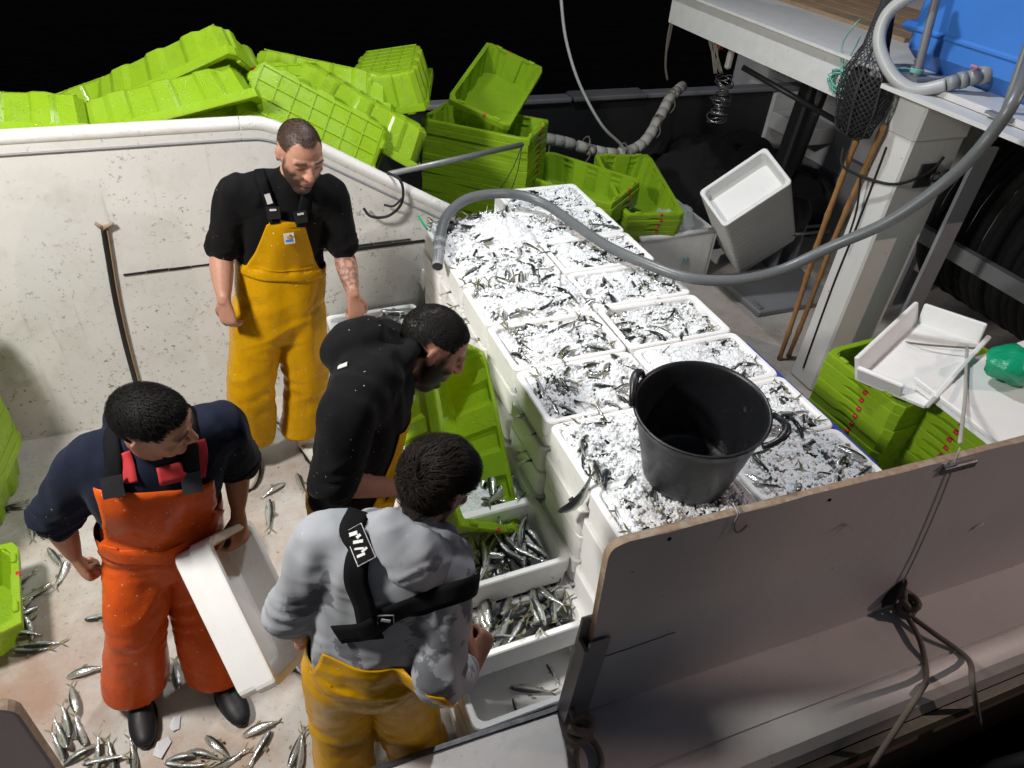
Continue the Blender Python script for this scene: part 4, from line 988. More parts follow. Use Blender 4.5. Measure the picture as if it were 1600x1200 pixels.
while s < L_[-1] - .10:
    ln = U(.075, .10); a, b = along(s), along(s + ln); d = b - a
    MB().tube([a, a + d * .08, a + d * .92, b], [.034, .045, .045, .034], 14).build('cork_float', MAT['float'], fr, smooth=True)
    s += ln + (.004 if R() < .7 else .03)
for (u, v, y) in ((852, 235, 5.0), (915, 225, 5.0), (972, 235, 5.0), (1025, 190, 5.15), (1048, 150, 5.3)):
    c = aty(u, v, y); t = MB(); t.tube([c + V((.02 * math.sin(a), .055 * math.cos(a), .055 * math.sin(a))) for a in [i * math.pi / 7 for i in range(14)]], .007, 5, closed=True); t.tube(smooth_path([c + V((0, -.05, 0)), c + V((.02, -.06, -.07)), c + V((-.01, -.05, -.13))], 4), .006, 5); t.build('lashing', MAT['rope'], fr, smooth=True)
MB().tube(smooth_path([aty(876, -10, 4.9), aty(884, 60, 4.9), aty(905, 130, 4.85), aty(940, 195, 4.8), aty(972, 228, 4.85), aty(975, 250, 4.85)], 6), .011, 7).build('hanging_cable', MAT['hose_lite'], smooth=True, label='long grey cable hanging from above into the float line', cat='cable')
MB().tube(smooth_path([aty(1060, -10, 5.4), aty(1045, 50, 5.4), aty(1040, 100, 5.4), aty(1043, 125, 5.4)], 5), .010, 6).tube(smooth_path([aty(1058, -10, 5.4), aty(1050, 40, 5.4), aty(1042, 80, 5.4)], 5), .008, 6).build('hanging_rope', MAT['rope'], smooth=True, label='pale doubled rope hanging left of the white beam', cat='rope')
hk = empty('hoist_hook', aty(1130, 60, 4.6), label='red hook block with frayed pale ropes below the beam', cat='hook')
c = hk.location.copy()
def lp(*pts): return [aty(*p) - c for p in pts]
MB().box(lp((1130, 62, 4.6))[0], (.05, .05, .13), Matrix.Rotation(.4, 3, 'Y'), bev=.01).build('red_block', MAT['redp'], hk)
mb = MB()
for k in range(9): mb.tube(smooth_path(lp((1112 + U(-4, 4), 4, 4.6), (1108 + U(-5, 5), 35 + U(-8, 8), 4.58), (1116 + U(-6, 6), 75, 4.6), (1122 + U(-8, 8), 115, 4.6)), 5), .005, 5)
mb.build('frayed_rope', MAT['rope_pale'], hk, smooth=True)
MB().box(lp((1140, 92, 4.62))[0], (.045, .045, .14), bev=.012).build('white_shackle', MAT['white_paint'], hk)
rg = empty('purse_rings', aty(1128, 150, 4.6), label='bunch of shiny steel purse rings hanging in the dark', cat='rings')
for k in range(15):
    c2 = V((U(-.01, .01), 0, .13 - .022 * k)); r = .055 + .02 * math.sin(k * 1.1); tl = Matrix.Rotation(U(-.35, .35), 3, 'X') @ Matrix.Rotation(U(-.3, .3), 3, 'Y')
    MB().tube([c2 + tl @ V((r * math.cos(a), r * math.sin(a), 0)) for a in [i * math.pi / 9 for i in range(18)]], .0045, 5, closed=True).build('ring', MAT['steel'], rg, smooth=True)
hc = empty('hydraulic_arm', V((4.55, 4.75, 0)), label='dark hydraulic arm standing in the shade behind the net', cat='crane')
MB().box((0, 0, .62), (.16, .14, 1.25), Matrix.Rotation(.06, 3, 'Y'), bev=.02).build('column', MAT['dark_steel'], hc)
MB().tube([(0.02, -.09, .55), (.10, -.09, 1.6)], .045, 14).build('cylinder', MAT['dark_steel'], hc, smooth=True)
MB().box((.12, 0, 1.35), (.20, .18, .28), bev=.02).build('head', MAT['dark_steel'], hc)
MB().tube(smooth_path([(.05, -.12, 1.5), (-.08, -.2, 1.35), (-.06, -.18, 1.15), (.05, -.12, 1.0)], 6), .012, 8).build('hydraulic_hose', MAT['dull_steel'], hc, smooth=True)
MB().tube([aty(1160, 105, 4.5), aty(1312, 192, 3.9)], .020, 8).build('brace_bar', MAT['dark_steel'], smooth=True, label='dark diagonal brace bar under the upper deck beam', cat='bar')
# ------------------------------------------------------------------ near right: ropes, bag, cords
def knot(name, centre, r, lab, mat, tails):
    mb = MB(); c = V(centre)
    for k in range(5):
        ax = Matrix.Rotation(U(-.6, .6), 3, 'X') @ Matrix.Rotation(U(-.6, .6), 3, 'Y') @ Matrix.Rotation(U(0, 3), 3, 'Z')
        mb.tube([c + V((0, 0, .018 * k)) + ax @ V((.036 * math.cos(a), .024 * math.sin(a), .010 * math.sin(2 * a))) for a in [i * math.pi / 7 for i in range(14)]], r, 7, closed=True)
    for t in tails: mb.tube(smooth_path(t, 6), r, 7)
    return mb.build(name, mat, smooth=True, label=lab, cat='rope')
k1 = atz(905, 1150, .42)
knot('mooring_rope', k1, .011, 'knotted beige rope hanging from the corner bracket of the board', MAT['rope'], [[aty(893, 1108, 1.0), k1 + V((-.01, .02, .05)), k1], [k1, atz(900, 1185, .385), atz(905, 1215, .383)], [k1, atz(928, 1160, .39), atz(940, 1190, .385), atz(930, 1215, .384)]])
k2 = atz(1412, 955, .345)
knot('mooring_rope', k2, .011, 'dark knotted rope tied through the board with two tails over the rail', MAT['rope'], [[k2, atz(1437, 1000, .345), atz(1447, 1055, .325), aty(1435, 1085, .63), aty(1360, 1200, .60)], [k2, atz(1460, 990, .345), atz(1512, 1030, .315), aty(1520, 1070, .625), aty(1532, 1140, .62)]])
mb = MB(); c = aty(1402, 925, 1.0)
mb.ell(c + V((0, .005, -.02)), (.03, .018, .075), Matrix.Rotation(.35, 3, 'Y'), 12, 8); mb.v = [tuple(V(p) + V((1, 1, 1)) * .010 * noise.noise(V(p) * 40)) for p in mb.v]
mb.build('tar_rag', MAT['rope_black'], smooth=True, label='black rag stuffed in the foot of the board behind the knot', cat='rag')
MB().tube(smooth_path([aty(1500, 700, 1.012), aty(1470, 780, 1.010), aty(1435, 860, 1.010), aty(1408, 915, 1.008)], 5), .0028, 5).build('thin_line', MAT['rope_pale'], smooth=True, label='thin pale line from the latch down to the dark knot', cat='line')
MB().tube(smooth_path([atz(1370, 527, .83), atz(1440, 538, .95), atz(1535, 545, 1.0)], 5), .005, 6).build('tie_cord', MAT['rope'], smooth=True, label='grey cord stretched across the foam tray to the green bag', cat='cord')
MB().tube(smooth_path([atz(1511, 542, 1.0), atz(1508, 620, .99), atz(1500, 692, 1.16)], 5), .0075, 6).build('upright_cord', MAT['rope_pale'], smooth=True, label='pale cord running over the foam lid down to the latch', cat='cord')
mb = MB(); mb.ell((0, 0, 0), (.13, .10, .075), nu=30, nv=18)
mb.v = [tuple(V(p) * (1 + .35 * noise.noise(V(p) * 11) + .25 * (abs(noise.noise(V(p) * 24)) - .2))) for p in mb.v]
o = mb.build('green_bag', MAT['green_bag'], smooth=True, label='crumpled emerald green plastic bag on the foam lid at the right edge', cat='bag'); o.location = atz(1588, 570, 1.05)
# teal knot on the low panel
c = aty(1070, 408, 4.028); mb = MB()
for a0 in (0, 1.2, 2.6): mb.tube(smooth_path([c, c + V((.03 * math.cos(a0), -.004, .02 + .02 * math.sin(a0))), c + V((.035 * math.cos(a0 + .5), -.004, -.03))], 4), .003, 5)
mb.build('twine_knot', MAT['teal'], smooth=True, label='small green twine knot on the low white panel', cat='twine')
# hull-side: fender and dark fittings at the bottom right
fd = MB().tube([V((1.55, .50, .02)), V((1.5, .50, .10)), V((1.15, .50, .12)), V((1.10, .50, .06))], [.06, .12, .12, .06], 20).build('fender', MAT['ply'], smooth=True, label='round brown fender between hull and quay at the bottom edge', cat='fender')
MB().tube([V((1.42, .50, .106)), V((1.46, .50, .104))], .1235, 20).build('fender_band', MAT['blue_sheet'], fd, smooth=True)
MB().tube([V((2.55, .52, -.35)), V((2.95, .30, .30))], .03, 8).build('quay_strut', MAT['dark_steel'], smooth=True, label='dark strut in the gap at the lower right corner', cat='strut')
# ------------------------------------------------------------------ deck clutter
def scrap(pts, lab, mat, nm='paper_scrap'):
    P = [atz(u, v, .008) for u, v in pts]; c = sum(P, V()) / len(P); n = len(P)
    MB().add([p - c + V((0, 0, .004 * math.sin(i * 2))) for i, p in enumerate(P)] + [p - c - V((0, 0, .002)) for p in P], [tuple(range(n)), tuple(range(2 * n - 1, n - 1, -1))] + [(i, n + i, n + (i + 1) % n, (i + 1) % n) for i in range(n)]).build(nm, mat, label=lab, cat='scrap').location = c
scrap([(238, 1180), (246, 1160), (262, 1150), (268, 1158), (252, 1186)], 'larger torn wet paper scrap on the deck before the orange man', MAT['paper'])
scrap([(264, 1135), (272, 1120), (282, 1117), (280, 1138), (270, 1143)], 'smaller torn wet paper scrap near the orange man', MAT['paper'])
tb = empty('rubber_tub', atz(296, 905, 0), label='black tub on the deck half hidden behind the orange man', cat='tub')
MB().lathe([(0, .006), (.14, 0), (.15, .01), (.185, .30), (.192, .31), (.185, .315), (.178, .30), (.145, .02), (0, .015)], (0, 0, 0), 36).build('tub_body', MAT['rubber'], tb, smooth=True)
# ------------------------------------------------------------------ people
def loft(mb, P, n=20, sub=5, cap=True):
    """P: list of (pos, ra, rb, side): ellipse sections, ra along side, rb along front"""
    K = len(P); S = []
    for i in range(K - 1):
        q = [P[max(i - 1, 0)], P[i], P[i + 1], P[min(i + 2, K - 1)]]
        for k in range(sub):
            t = k / sub
            def cr(a, b, c, d): return .5 * ((2 * b) + (c - a) * t + (2 * a - 5 * b + 4 * c - d) * t * t + (3 * b - a - 3 * c + d) * t ** 3)
            S.append((cr(*[V(x[0]) for x in q]), max(.002, cr(*[x[1] for x in q])), max(.002, cr(*[x[2] for x in q])), V(q[1][3]).lerp(V(q[2][3]), t)))
    S.append((V(P[-1][0]), P[-1][1], P[-1][2], V(P[-1][3])))
    rings = []
    for i, (p, a, b, sd) in enumerate(S):
        t = S[min(i + 1, len(S) - 1)][0] - S[max(i - 1, 0)][0]
        if t.length < 1e-7: t = V((0, 0, 1))
        t.normalize(); s = sd - t * sd.dot(t)
        s = s.normalized() if s.length > 1e-5 else t.orthogonal().normalized(); f = t.cross(s)
        rings.append((p, a, b, s, f, t))
    def ring(p, a, b, s, f): return [p + s * (a * math.cos(x)) + f * (b * math.sin(x)) for x in [2 * math.pi * k / n for k in range(n)]]
    out = []
    if cap:
        p, a, b, s, f, t = rings[0]; m = min(a, b)
        out += [ring(p - t * m * .8, a * .5, b * .5, s, f), ring(p - t * m * .45, a * .85, b * .85, s, f)]
    out += [ring(p, a, b, s, f) for p, a, b, s, f, t in rings]
    if cap:
        p, a, b, s, f, t = rings[-1]; m = min(a, b)
        out += [ring(p + t * m * .45, a * .85, b * .85, s, f), ring(p + t * m * .8, a * .5, b * .5, s, f)]
    vs = [q for r in out for q in r]; fs = []
    for i in range(len(out) - 1):
        for k in range(n): fs.append((i * n + k, i * n + (k + 1) % n, (i + 1) * n + (k + 1) % n, (i + 1) * n + k))
    fs += [tuple(range(n - 1, -1, -1)), tuple((len(out) - 1) * n + k for k in range(n))]
    mb.add(vs, fs); return rings
def fuse(mb, voxel, smooth_it=4, fac=.5):
    """joins overlapping shapes into one continuous skin"""
    me = bpy.data.meshes.new('tmp'); me.from_pydata(mb.v, [], mb.f); o = bpy.data.objects.new('tmp', me); COL.objects.link(o)
    r = o.modifiers.new('r', 'REMESH'); r.mode = 'VOXEL'; r.voxel_size = voxel
    if smooth_it: s = o.modifiers.new('s', 'SMOOTH'); s.iterations = smooth_it; s.factor = fac
    dg = bpy.context.evaluated_depsgraph_get(); out = bpy.data.meshes.new_from_object(o.evaluated_get(dg))
    bpy.data.objects.remove(o); bpy.data.meshes.remove(me); return out
def co_np(me):
    a = np.empty(len(me.vertices) * 3); me.vertices.foreach_get('co', a); return a.reshape(-1, 3)
def no_np(me):
    a = np.empty(len(me.vertices) * 3); me.vertices.foreach_get('normal', a); return a.reshape(-1, 3)
def set_co(me, a): me.vertices.foreach_set('co', a.ravel()); me.update()
def wrinkle(me, amp, hot=(), freq=9, seed=0, stretch=(1, 1, .55)):
    """cloth folds: broad soft creases, sharper ones round the hot points (pos, radius, amp)"""
    c, n = co_np(me), no_np(me); d = np.zeros(len(c)); so = V((seed * 3.1, seed * 1.7, seed))
    for i in range(len(c)):
        x, y, z = c[i]
        # long soft folds that hang with the cloth
        v = noise.noise(V((x * freq * 1.5, y * freq * 1.5, z * freq * .32)) + so); v2 = noise.noise(V((x * freq * .7, y * freq * .7, z * freq * .5)) + so * 2)
        k = amp * (1.0 * v + .9 * v2)
        h_ = 0
        for (h, r, ha) in hot:
            dd = (x - h[0]) ** 2 + (y - h[1]) ** 2 + (z - h[2]) ** 2
            h_ += ha * math.exp(-dd / (r * r))
        if h_ > .0004:     # tight creases running across the bend
            s_ = V((x * freq * .55 + z * freq * .5, y * freq * .55, z * freq * 1.9 - x * freq * .6)); w = noise.noise(s_ * .6 + so)
            k += h_ * (.9 - 2.4 * abs(noise.noise(s_ + V((w, w, w)) * .6 + so)))
        d[i] = k
    set_co(me, c + n * d[:, None])
def finish(name, me, mat, parent, origin, smooth=True):
    c = co_np(me) - np.array(origin)[None]; set_co(me, c)
    me.materials.clear(); me.materials.append(MAT[mat] if isinstance(mat, str) else mat)
    me.polygons.foreach_set('use_smooth', [smooth] * len(me.polygons)); me.name = name
    return obj(name, me, parent)
def hand(mb, wrist, d, nrm, curl, thumb, s=1.0, spread=.0):
    """wrist position, pointing direction, back-of-hand normal; thumb = +1/-1 side"""
    x = V(d).normalized(); z = V(nrm); z = (z - x * z.dot(x)).normalized(); y = z.cross(x) * thumb
    w = V(wrist)
    loft(mb, [(w - x * .02, .026 * s, .020 * s, y), (w + x * .03 * s, .034 * s, .017 * s, y), (w + x * .075 * s, .041 * s, .015 * s, y), (w + x * .095 * s, .038 * s, .013 * s, y)], 14, 3)
    for i, (oy, ln, r) in enumerate(((.030, .072, .0092), (.0105, .080, .0096), (-.0095, .075, .0092), (-.028, .060, .0082))):
        p = w + x * .092 * s + y * oy * s; pts = [(p - x * .02, r, r, y)]; a = 0; dirv = x
        for k, f in enumerate((.45, .32, .25)):
            a += curl[k] * (1 + .06 * i); dirv = (x * math.cos(a) - z * math.sin(a) + y * (oy * spread * 8)).normalized()
            pts.append((p, r * (1 - .06 * k) * s, r * (1 - .06 * k) * s, y)); p = p + dirv * ln * f * s
        pts.append((p, r * .78 * s, r * .78 * s, y)); loft(mb, pts, 10, 3)
    p = w + x * .028 * s + y * .026 * s; t1 = (x * .72 + y * .62 - z * .30).normalized(); t2 = (x * .9 + y * .1 - z * .42).normalized()
    loft(mb, [(p - t1 * .01, .015 * s, .014 * s, z), (p + t1 * .038 * s, .012 * s, .011 * s, z), (p + t1 * .042 * s + t2 * .028 * s, .0105 * s, .010 * s, z), (p + t1 * .042 * s + t2 * .052 * s, .0085 * s, .008 * s, z)], 10, 3)
def head_shapes(mb, M, s, jaw=1.0):
    def P(x, y, z): return M @ V((x * s, y * s, z * s))
    X = (M.to_3x3() @ V((1, 0, 0))).normalized(); R3 = M.to_3x3()
    mb.ell(P(0, -.014, .030), (.0765 * s, .098 * s, .086 * s), R3, 26, 18)
    mb.ell(P(0, .030, .035), (.064 * s, .055 * s, .055 * s), R3, 22, 14)
    loft(mb, [(P(0, .020, .05), .064 * s, .060 * s, X), (P(0, .026, .0), .066 * (.5 + .5 * jaw) * s, .062 * s, X), (P(0, .028, -.045), .060 * jaw * s, .058 * s, X), (P(0, .034, -.085), .048 * jaw * s, .050 * s, X), (P(0, .046, -.112), .032 * jaw * s, .036 * s, X)], 22, 4)
    loft(mb, [(P(-.052, .070, .024), .010 * s, .008 * s, X), (P(-.022, .086, .024), .009 * s, .008 * s, X), (P(0, .087, .020), .008 * s, .008 * s, X), (P(.022, .086, .024), .009 * s, .008 * s, X), (P(.052, .070, .024), .010 * s, .008 * s, X)], 10, 3)
    loft(mb, [(P(0, .086, .018), .0095 * s, .008 * s, X), (P(0, .098, -.005), .0105 * s, .010 * s, X), (P(0, .110, -.026), .0125 * s, .011 * s, X), (P(0, .100, -.037), .012 * s, .008 * s, X)], 12, 3)
    for sg in (-1, 1):
        mb.ell(P(sg * .014, .096, -.031), (.0085 * s, .010 * s, .0075 * s), R3, 10, 7)
        mb.ell(P(sg * .032, .072, .002), (.017 * s, .013 * s, .010 * s), R3, 12, 8)
        mb.ell(P(sg * .045, .058, -.022), (.022 * s, .020 * s, .018 * s), R3, 12, 8)
        e = R3 @ Matrix.Rotation(sg * .35, 3, 'Z') @ Matrix.Rotation(-.2, 3, 'X')
        for (oz, oy, rr) in ((.012, 0, .017), (-.012, .004, .013), (.0, -.006, .015)): mb.ell(P(sg * .0795, -.012 + oy, -.004 + oz), (.0055 * s, rr * s, rr * 1.05 * s), e, 12, 8)
    for (z0, y0, r0) in ((-.060, .090, .0062), (-.072, .089, .0075)):
        loft(mb, [(P(-.025, y0 - .012, z0 - .001), r0 * .6 * s, r0 * .6 * s, X), (P(-.010, y0 - .001, z0 + .001), r0 * s, r0 * s, X), (P(.010, y0 - .001, z0 + .001), r0 * s, r0 * s, X), (P(.025, y0 - .012, z0 - .001), r0 * .6 * s, r0 * .6 * s, X)], 10, 3)
    mb.ell(P(0, .076, -.100), (.022 * s, .018 * s, .016 * s), R3, 12, 8)
WIDOW = 0.0
def hairline(l, cut):
    x, y, z = l
    if abs(x) > .069 and -.045 < y < .026 and z < .036: return -1
    k = [(.12, .088), (.075, .078), (.045, .060), (.028, .020), (.012, .012), (-.012, .010), (-.03, -.020), (-.06, -.050), (-.12, -.072)]
    for i in range(len(k) - 1):
        if y >= k[i + 1][0]:
            t = (y - k[i + 1][0]) / (k[i][0] - k[i + 1][0]); t = min(1, t); h = k[i + 1][1] + t * (k[i][1] - k[i + 1][1]); break
    else: h = k[-1][1]
    if y > .0: h += WIDOW * math.exp(-((abs(x) - .046) / .020) ** 2) * min(1, y / .03)
    return z - h - cut
def person(base, J, spec):
    """J: joint positions; returns the person's root (the skin) with clothing as children"""
    B = V(base); s = spec.get('s', 1.0); S = lambda k: V(J[k])
    sh_side = (S('shL') - S('shR')).normalized(); hip_side = (S('hipL') - S('hipR')).normalized()
    hip = (S('hipL') + S('hipR')) / 2; sh = (S('shL') + S('shR')) / 2
    chest, waist, neck = S('chest'), S('waist'), S('neck')
    fx = V(J['face']).normalized(); ux = V(J['crown']); ux = (ux - fx * ux.dot(fx)).normalized(); rx = fx.cross(ux)
    HM = Matrix.Translation(S('head')) @ Matrix((rx, fx, ux)).transposed().to_4x4()
    hs = spec.get('hs', 1.0)
    # --- skin
    mb = MB(); g = spec.get('girth', 1.0)
    loft(mb, [(hip, .12, .085, hip_side), (waist, .115 * g, .085 * g, hip_side), (chest, .12, .07, sh_side), (sh + (neck - sh) * .2, .08, .05, sh_side), (neck, .055 * s, .058 * s, sh_side)], 20, 4)
    skull = HM @ V((0, -.02, -.06))
    loft(mb, [(neck - (skull - neck) * .25, .045 * s, .045 * s, sh_side), (neck, .058 * s, .060 * s, sh_side), (skull, .054 * s, .058 * s, rx), (HM @ V((0, -.01, 0)), .05, .06, rx)], 18, 4)
    head_shapes(mb, HM, hs, spec.get('jaw', 1.0))
    for sd in ('R', 'L'):
        a, e, w = S('sh' + sd), S('el' + sd), S('wr' + sd); ref = (e - a).cross(w - e)
        ref = ref.normalized() if ref.length > 1e-4 else V((0, 0, 1)); m = (e + w) / 2; ag = spec.get('arm', 1.0)
        loft(mb, [(a, .042 * ag, .042 * ag, ref), ((a + e) / 2, .045 * ag, .047 * ag, ref), (e, .038 * ag, .040 * ag, ref)], 16, 4)
        loft(mb, [(e, .038 * ag, .040 * ag, ref), (e.lerp(w, .3), .042 * ag, .045 * ag, ref), (e.lerp(w, .7), .033 * ag, .034 * ag, ref), (w, .027 * ag, .022 * ag, V(J['hn' + sd]).cross(V(J['hd' + sd])))], 16, 4)
        hand(mb, w, J['hd' + sd], J['hn' + sd], J['hc' + sd], J['th' + sd], 1.05 * s)
        h, k, n = S('hip' + sd), S('knee' + sd), S('ank' + sd)
        loft(mb, [(h, .07, .07, hip_side), (k, .05, .05, hip_side), (n, .038, .038, hip_side), (n + V(J.get('toe', (0, -.1, 0))).normalized() * .05 - V((0, 0, .03)), .03, .025, hip_side)], 12, 3)
    me = fuse(mb, .0052, 2, .5)
    c = co_np(me); inv = np.array(HM.inverted()); l = (c @ inv[:3, :3].T + inv[:3, 3]) / hs
    me.calc_loop_triangles()
    col = np.tile(np.array(spec.get('skin', (.52, .27, .18))), (len(c), 1)); ishead = (np.linalg.norm(l, axis=1) < .17) & (l[:, 2] > -.135)
    x, y, z = l[:, 0], l[:, 1], l[:, 2]; sst = lambda a, b, v: np.clip((v - a) / (b - a), 0, 1)
    ax = np.abs(x)
    def put(mask, colr, k=1.0):
        m = np.clip(mask * k * ishead, 0, 1)[:, None]; col[:] = col * (1 - m) + np.array(colr)[None] * m
    put(sst(.02, .0, np.abs(z + .02)) * sst(.05, .075, y) * sst(.02, .045, ax), (.60, .25, .17), .5)
    put(sst(.012, .004, np.abs(z + .030)) * sst(.085, .1, y) , (.60, .26, .19), .5)
    lips = sst(.0125, .006, np.abs(z + .066)) * sst(.028, .018, ax) * sst(.07, .085, y)
    bd = spec.get('beard', 0)
    if bd:
        jl = sst(-.040, -.056, z - .9 * np.maximum(0, .02 - y) * 0 + .35 * np.maximum(0, .06 - y) * -1 * 0) * sst(-.035, -.01, y)
        side = sst(-.002, -.026, z) * sst(-.025, -.005, y) * sst(.042, .052, ax)
        mus = sst(.014, .008, np.abs(z + .050)) * sst(.040, .030, ax) * sst(.08, .09, y)
        sideburn = sst(.03, .0, z) * sst(-.07, -.05, z) * sst(.062, .066, ax) * sst(.012, .022, y) * sst(.045, .032, y)
        b_ = np.clip(np.maximum.reduce([jl * sst(.0, .02, y), side, mus, sideburn]), 0, 1) * (1 - lips)
        put(b_, (.020, .012, .009), bd)
    put(lips, (.42, .13, .11), .75)
    put(sst(.006, .001, np.abs(z + .066)) * sst(.024, .016, ax) * sst(.075, .085, y), (.08, .02, .02), .8)
    brow = sst(.0075, .003, np.abs(z - .027 - .10 * (ax - .03) * -1 * (ax > .03))) * sst(.010, .016, ax) * sst(.058, .05, ax) * sst(.05, .07, y)
    put(brow, (.02, .013, .01), .9)
    put(sst(.007, .002, np.abs(z - .001 + 4 * (ax - .032) ** 2)) * sst(.014, .020, ax) * sst(.050, .044, ax) * sst(.06, .075, y), (.035, .02, .016), .9)
    put(sst(.022, .01, np.abs(z - .006)) * sst(.012, .02, ax) * sst(.055, .045, ax) * sst(.05, .075, y), (.34, .16, .11), .35)
    hl = np.array([hairline(q, spec.get('cut', 0)) if k else -1 for q, k in zip(l, ishead)])
    hm = spec['hairmat']
    put(sst(-.008, .008, hl), (.014, .010, .008), spec.get('scalp', .9))
    if spec.get('tattoo'):
        e, w = np.array(S('el' + spec['tattoo'])), np.array(S('wr' + spec['tattoo'])); t = ((c - e) @ (w - e)) / np.dot(w - e, w - e); dd = np.linalg.norm(c - (e + np.clip(t, 0, 1)[:, None] * (w - e)), axis=1)
        nn = np.array([noise.noise(V(q) * 60) + .6 * noise.noise(V(q) * 130) if (0 < tt < 1 and di < .07) else -1 for q, tt, di in zip(c, t, dd)])
        m = (np.clip((nn + .12) * 4, 0, 1) * sst(-.02, .12, t) * sst(.98, .9, t) * (dd < .07) * .62)[:, None]; col[:] = col * (1 - m) + np.array((.06, .06, .07))[None] * m
    at = me.color_attributes.new('tint', 'FLOAT_COLOR', 'POINT'); at.data.foreach_set('color', np.hstack([col, np.ones((len(c), 1))]).astype(np.float32).ravel())
    nrm = no_np(me)
    # hair: shell on the scalp plus many strands
    hp = spec['hair']      # (shell thickness, strand length, count, width, lift)
    sel = hl > 0
    th = hp[0] * np.clip(hl / .02, 0, 1) ** .6
    shell_c = c + nrm * th[:, None]
    idx = -np.ones(len(c), int); idx[sel] = np.arange(sel.sum())
    hb = MB(); hb.v = [tuple(p) for p in shell_c[sel]]
    for p in me.polygons:
        q = p.vertices
        if hp[0] > 0 and all(sel[i] for i in q): hb.f.append(tuple(int(idx[i]) for i in q)); hb.m.append(0)
    if hp[0] > .006:
        hb.v = [tuple(V(p) + V(nn) * (.006 * noise.noise(V(p) * 38) + .010 * noise.noise(V(p) * 17))) for p, nn in zip(hb.v, nrm[sel])]
    ids = np.flatnonzero(hl > .004); R3 = HM.to_3x3(); rnd = random.Random(5)
    flow0 = R3 @ V(spec.get('flow', (0, .6, -.1)))
    for k in range(hp[2]):
        i = int(ids[rnd.randrange(len(ids))]); p = V(shell_c[i]) - V(nrm[i]) * .002; nn = V(nrm[i])
        ll = l[i]; cl = noise.noise(V(c[i]) * 28); cw = noise.noise(V(c[i]) * 28 + V((9, 9, 9)))
        fl = flow0 + R3 @ V((cl, cw, cl * .5)) * spec.get('tousle', .3) + V((rnd.uniform(-1, 1), rnd.uniform(-1, 1), rnd.uniform(-1, 1))) * .22
        fl = fl - nn * fl.dot(nn); fl = fl.normalized() if fl.length > 1e-4 else fl
        topk = .55 + .45 * min(1, max(0, ll[2] / .07)) if spec.get('fade') else 1
        ln = hp[1] * rnd.uniform(.6, 1.15) * topk; wd = hp[3]; sd = fl.cross(nn).normalized() * wd if fl.length > 1e-4 else V((wd, 0, 0))
        q1 = p + nn * ln * hp[4] + fl * ln * .4; q2 = p + nn * ln * hp[4] * .9 + fl * ln
        b0 = len(hb.v); hb.v += [tuple(p - sd), tuple(p + sd), tuple(q1 + sd * .8), tuple(q1 - sd * .8), tuple(q2)]; hb.f += [(b0, b0 + 1, b0 + 2, b0 + 3), (b0 + 3, b0 + 2, b0 + 4)]; hb.m += [0, 0]
    root = finish('person', me, 'skin', None, B); root.location = B
    tag(root, label=spec['label'], cat='person')
    hb.v = [tuple(V(p) - B) for p in hb.v]; hb.build('hair', MAT[hm], root, smooth=True)
    # --- shirt
    sk = spec['shirt']; ba = spec.get('bulk', 1.0)
    mb = MB()
    lower = hip.lerp(waist, .55)
    rings = loft(mb, [(lower, .165 * g, .118 * g, hip_side), (waist, .165 * g, .122 * g, hip_side), (chest, .178 * ba, .125 * ba, sh_side), (sh - (sh - chest) * .18, .165 * ba, .105 * ba, sh_side), (sh.lerp(neck, .45), .115, .082, sh_side), (neck, .070, .070, sh_side)], 24, 5)
    for sd in ('R', 'L'):
        a, e, w = S('sh' + sd), S('el' + sd), S('wr' + sd); t = spec['sleeve'][sd]; ref = (e - a).cross(w - e); ref = ref.normalized() if ref.length > 1e-4 else V((0, 0, 1))
        inn = a.lerp(chest, .38) + (neck - chest) * .18; sr = spec.get('sleeve_r', .066)
        loft(mb, [(neck - (neck - sh) * .25, .062, .062, ref), (neck.lerp(a, .5) - (neck - sh) * .15, .066 * ba, .066 * ba, ref), (a, .070 * ba, .070 * ba, ref)], 16, 4)
        loft(mb, [(chest, .12 * ba, .10 * ba, sh_side), (chest.lerp(a, .55), .10 * ba, .092 * ba, sh_side), (a.lerp(e, .12), .072 * ba, .072 * ba, ref)], 16, 4)
        if t <= 1: pts = [(inn, .10, .085, ref), (a, .072 * ba, .072 * ba, ref), (a.lerp(e, .5 * t), sr * 1.08, sr * 1.08, ref), (a.lerp(e, t), sr, sr * 1.02, ref)]
        else: pts = [(inn, .10, .085, ref), (a, .072 * ba, .072 * ba, ref), (a.lerp(e, .55), sr * 1.06, sr * 1.08, ref), (e, sr, sr * 1.03, ref), (e.lerp(w, (t - 1) * .6), sr * 1.0, sr, ref), (e.lerp(w, t - 1), sr * .88, sr * .88, ref)]
        loft(mb, pts, 18, 4)
    for f in spec.get('extra', ()): f(mb)
    sm = fuse(mb, .0090, 8, .5)
    hot = [(S('elR'), .10, .013), (S('elL'), .10, .013), (waist, .13, .013), (S('shR').lerp(chest, .35), .09, .009), (S('shL').lerp(chest, .35), .09, .009)]
    wrinkle(sm, spec.get('crease', .009), hot, 12, spec.get('seed', 1))
    bvh_s = BVHTree.FromPolygons([tuple(v.co) for v in sm.vertices], [tuple(p.vertices) for p in sm.polygons])
    # --- oilskin trousers
    mb = MB(); hg = spec.get('hipgirth', 1.0); lr = spec.get('leg_r', (.105, .10, .108))
    top = hip.lerp(waist, spec.get('rise', 1.0)); tg = spec.get('waistgirth', 1.0)
    loft(mb, [(hip - (waist - hip).normalized() * .02, .165 * hg, .135 * hg, hip_side), (hip.lerp(waist, .4), .175 * hg, .145 * hg, hip_side), (top.lerp(hip, .15), .176 * hg * tg, .138 * hg * tg, hip_side), (top, .178 * hg * tg, .140 * hg * tg, hip_side)], 26, 5, cap=True)
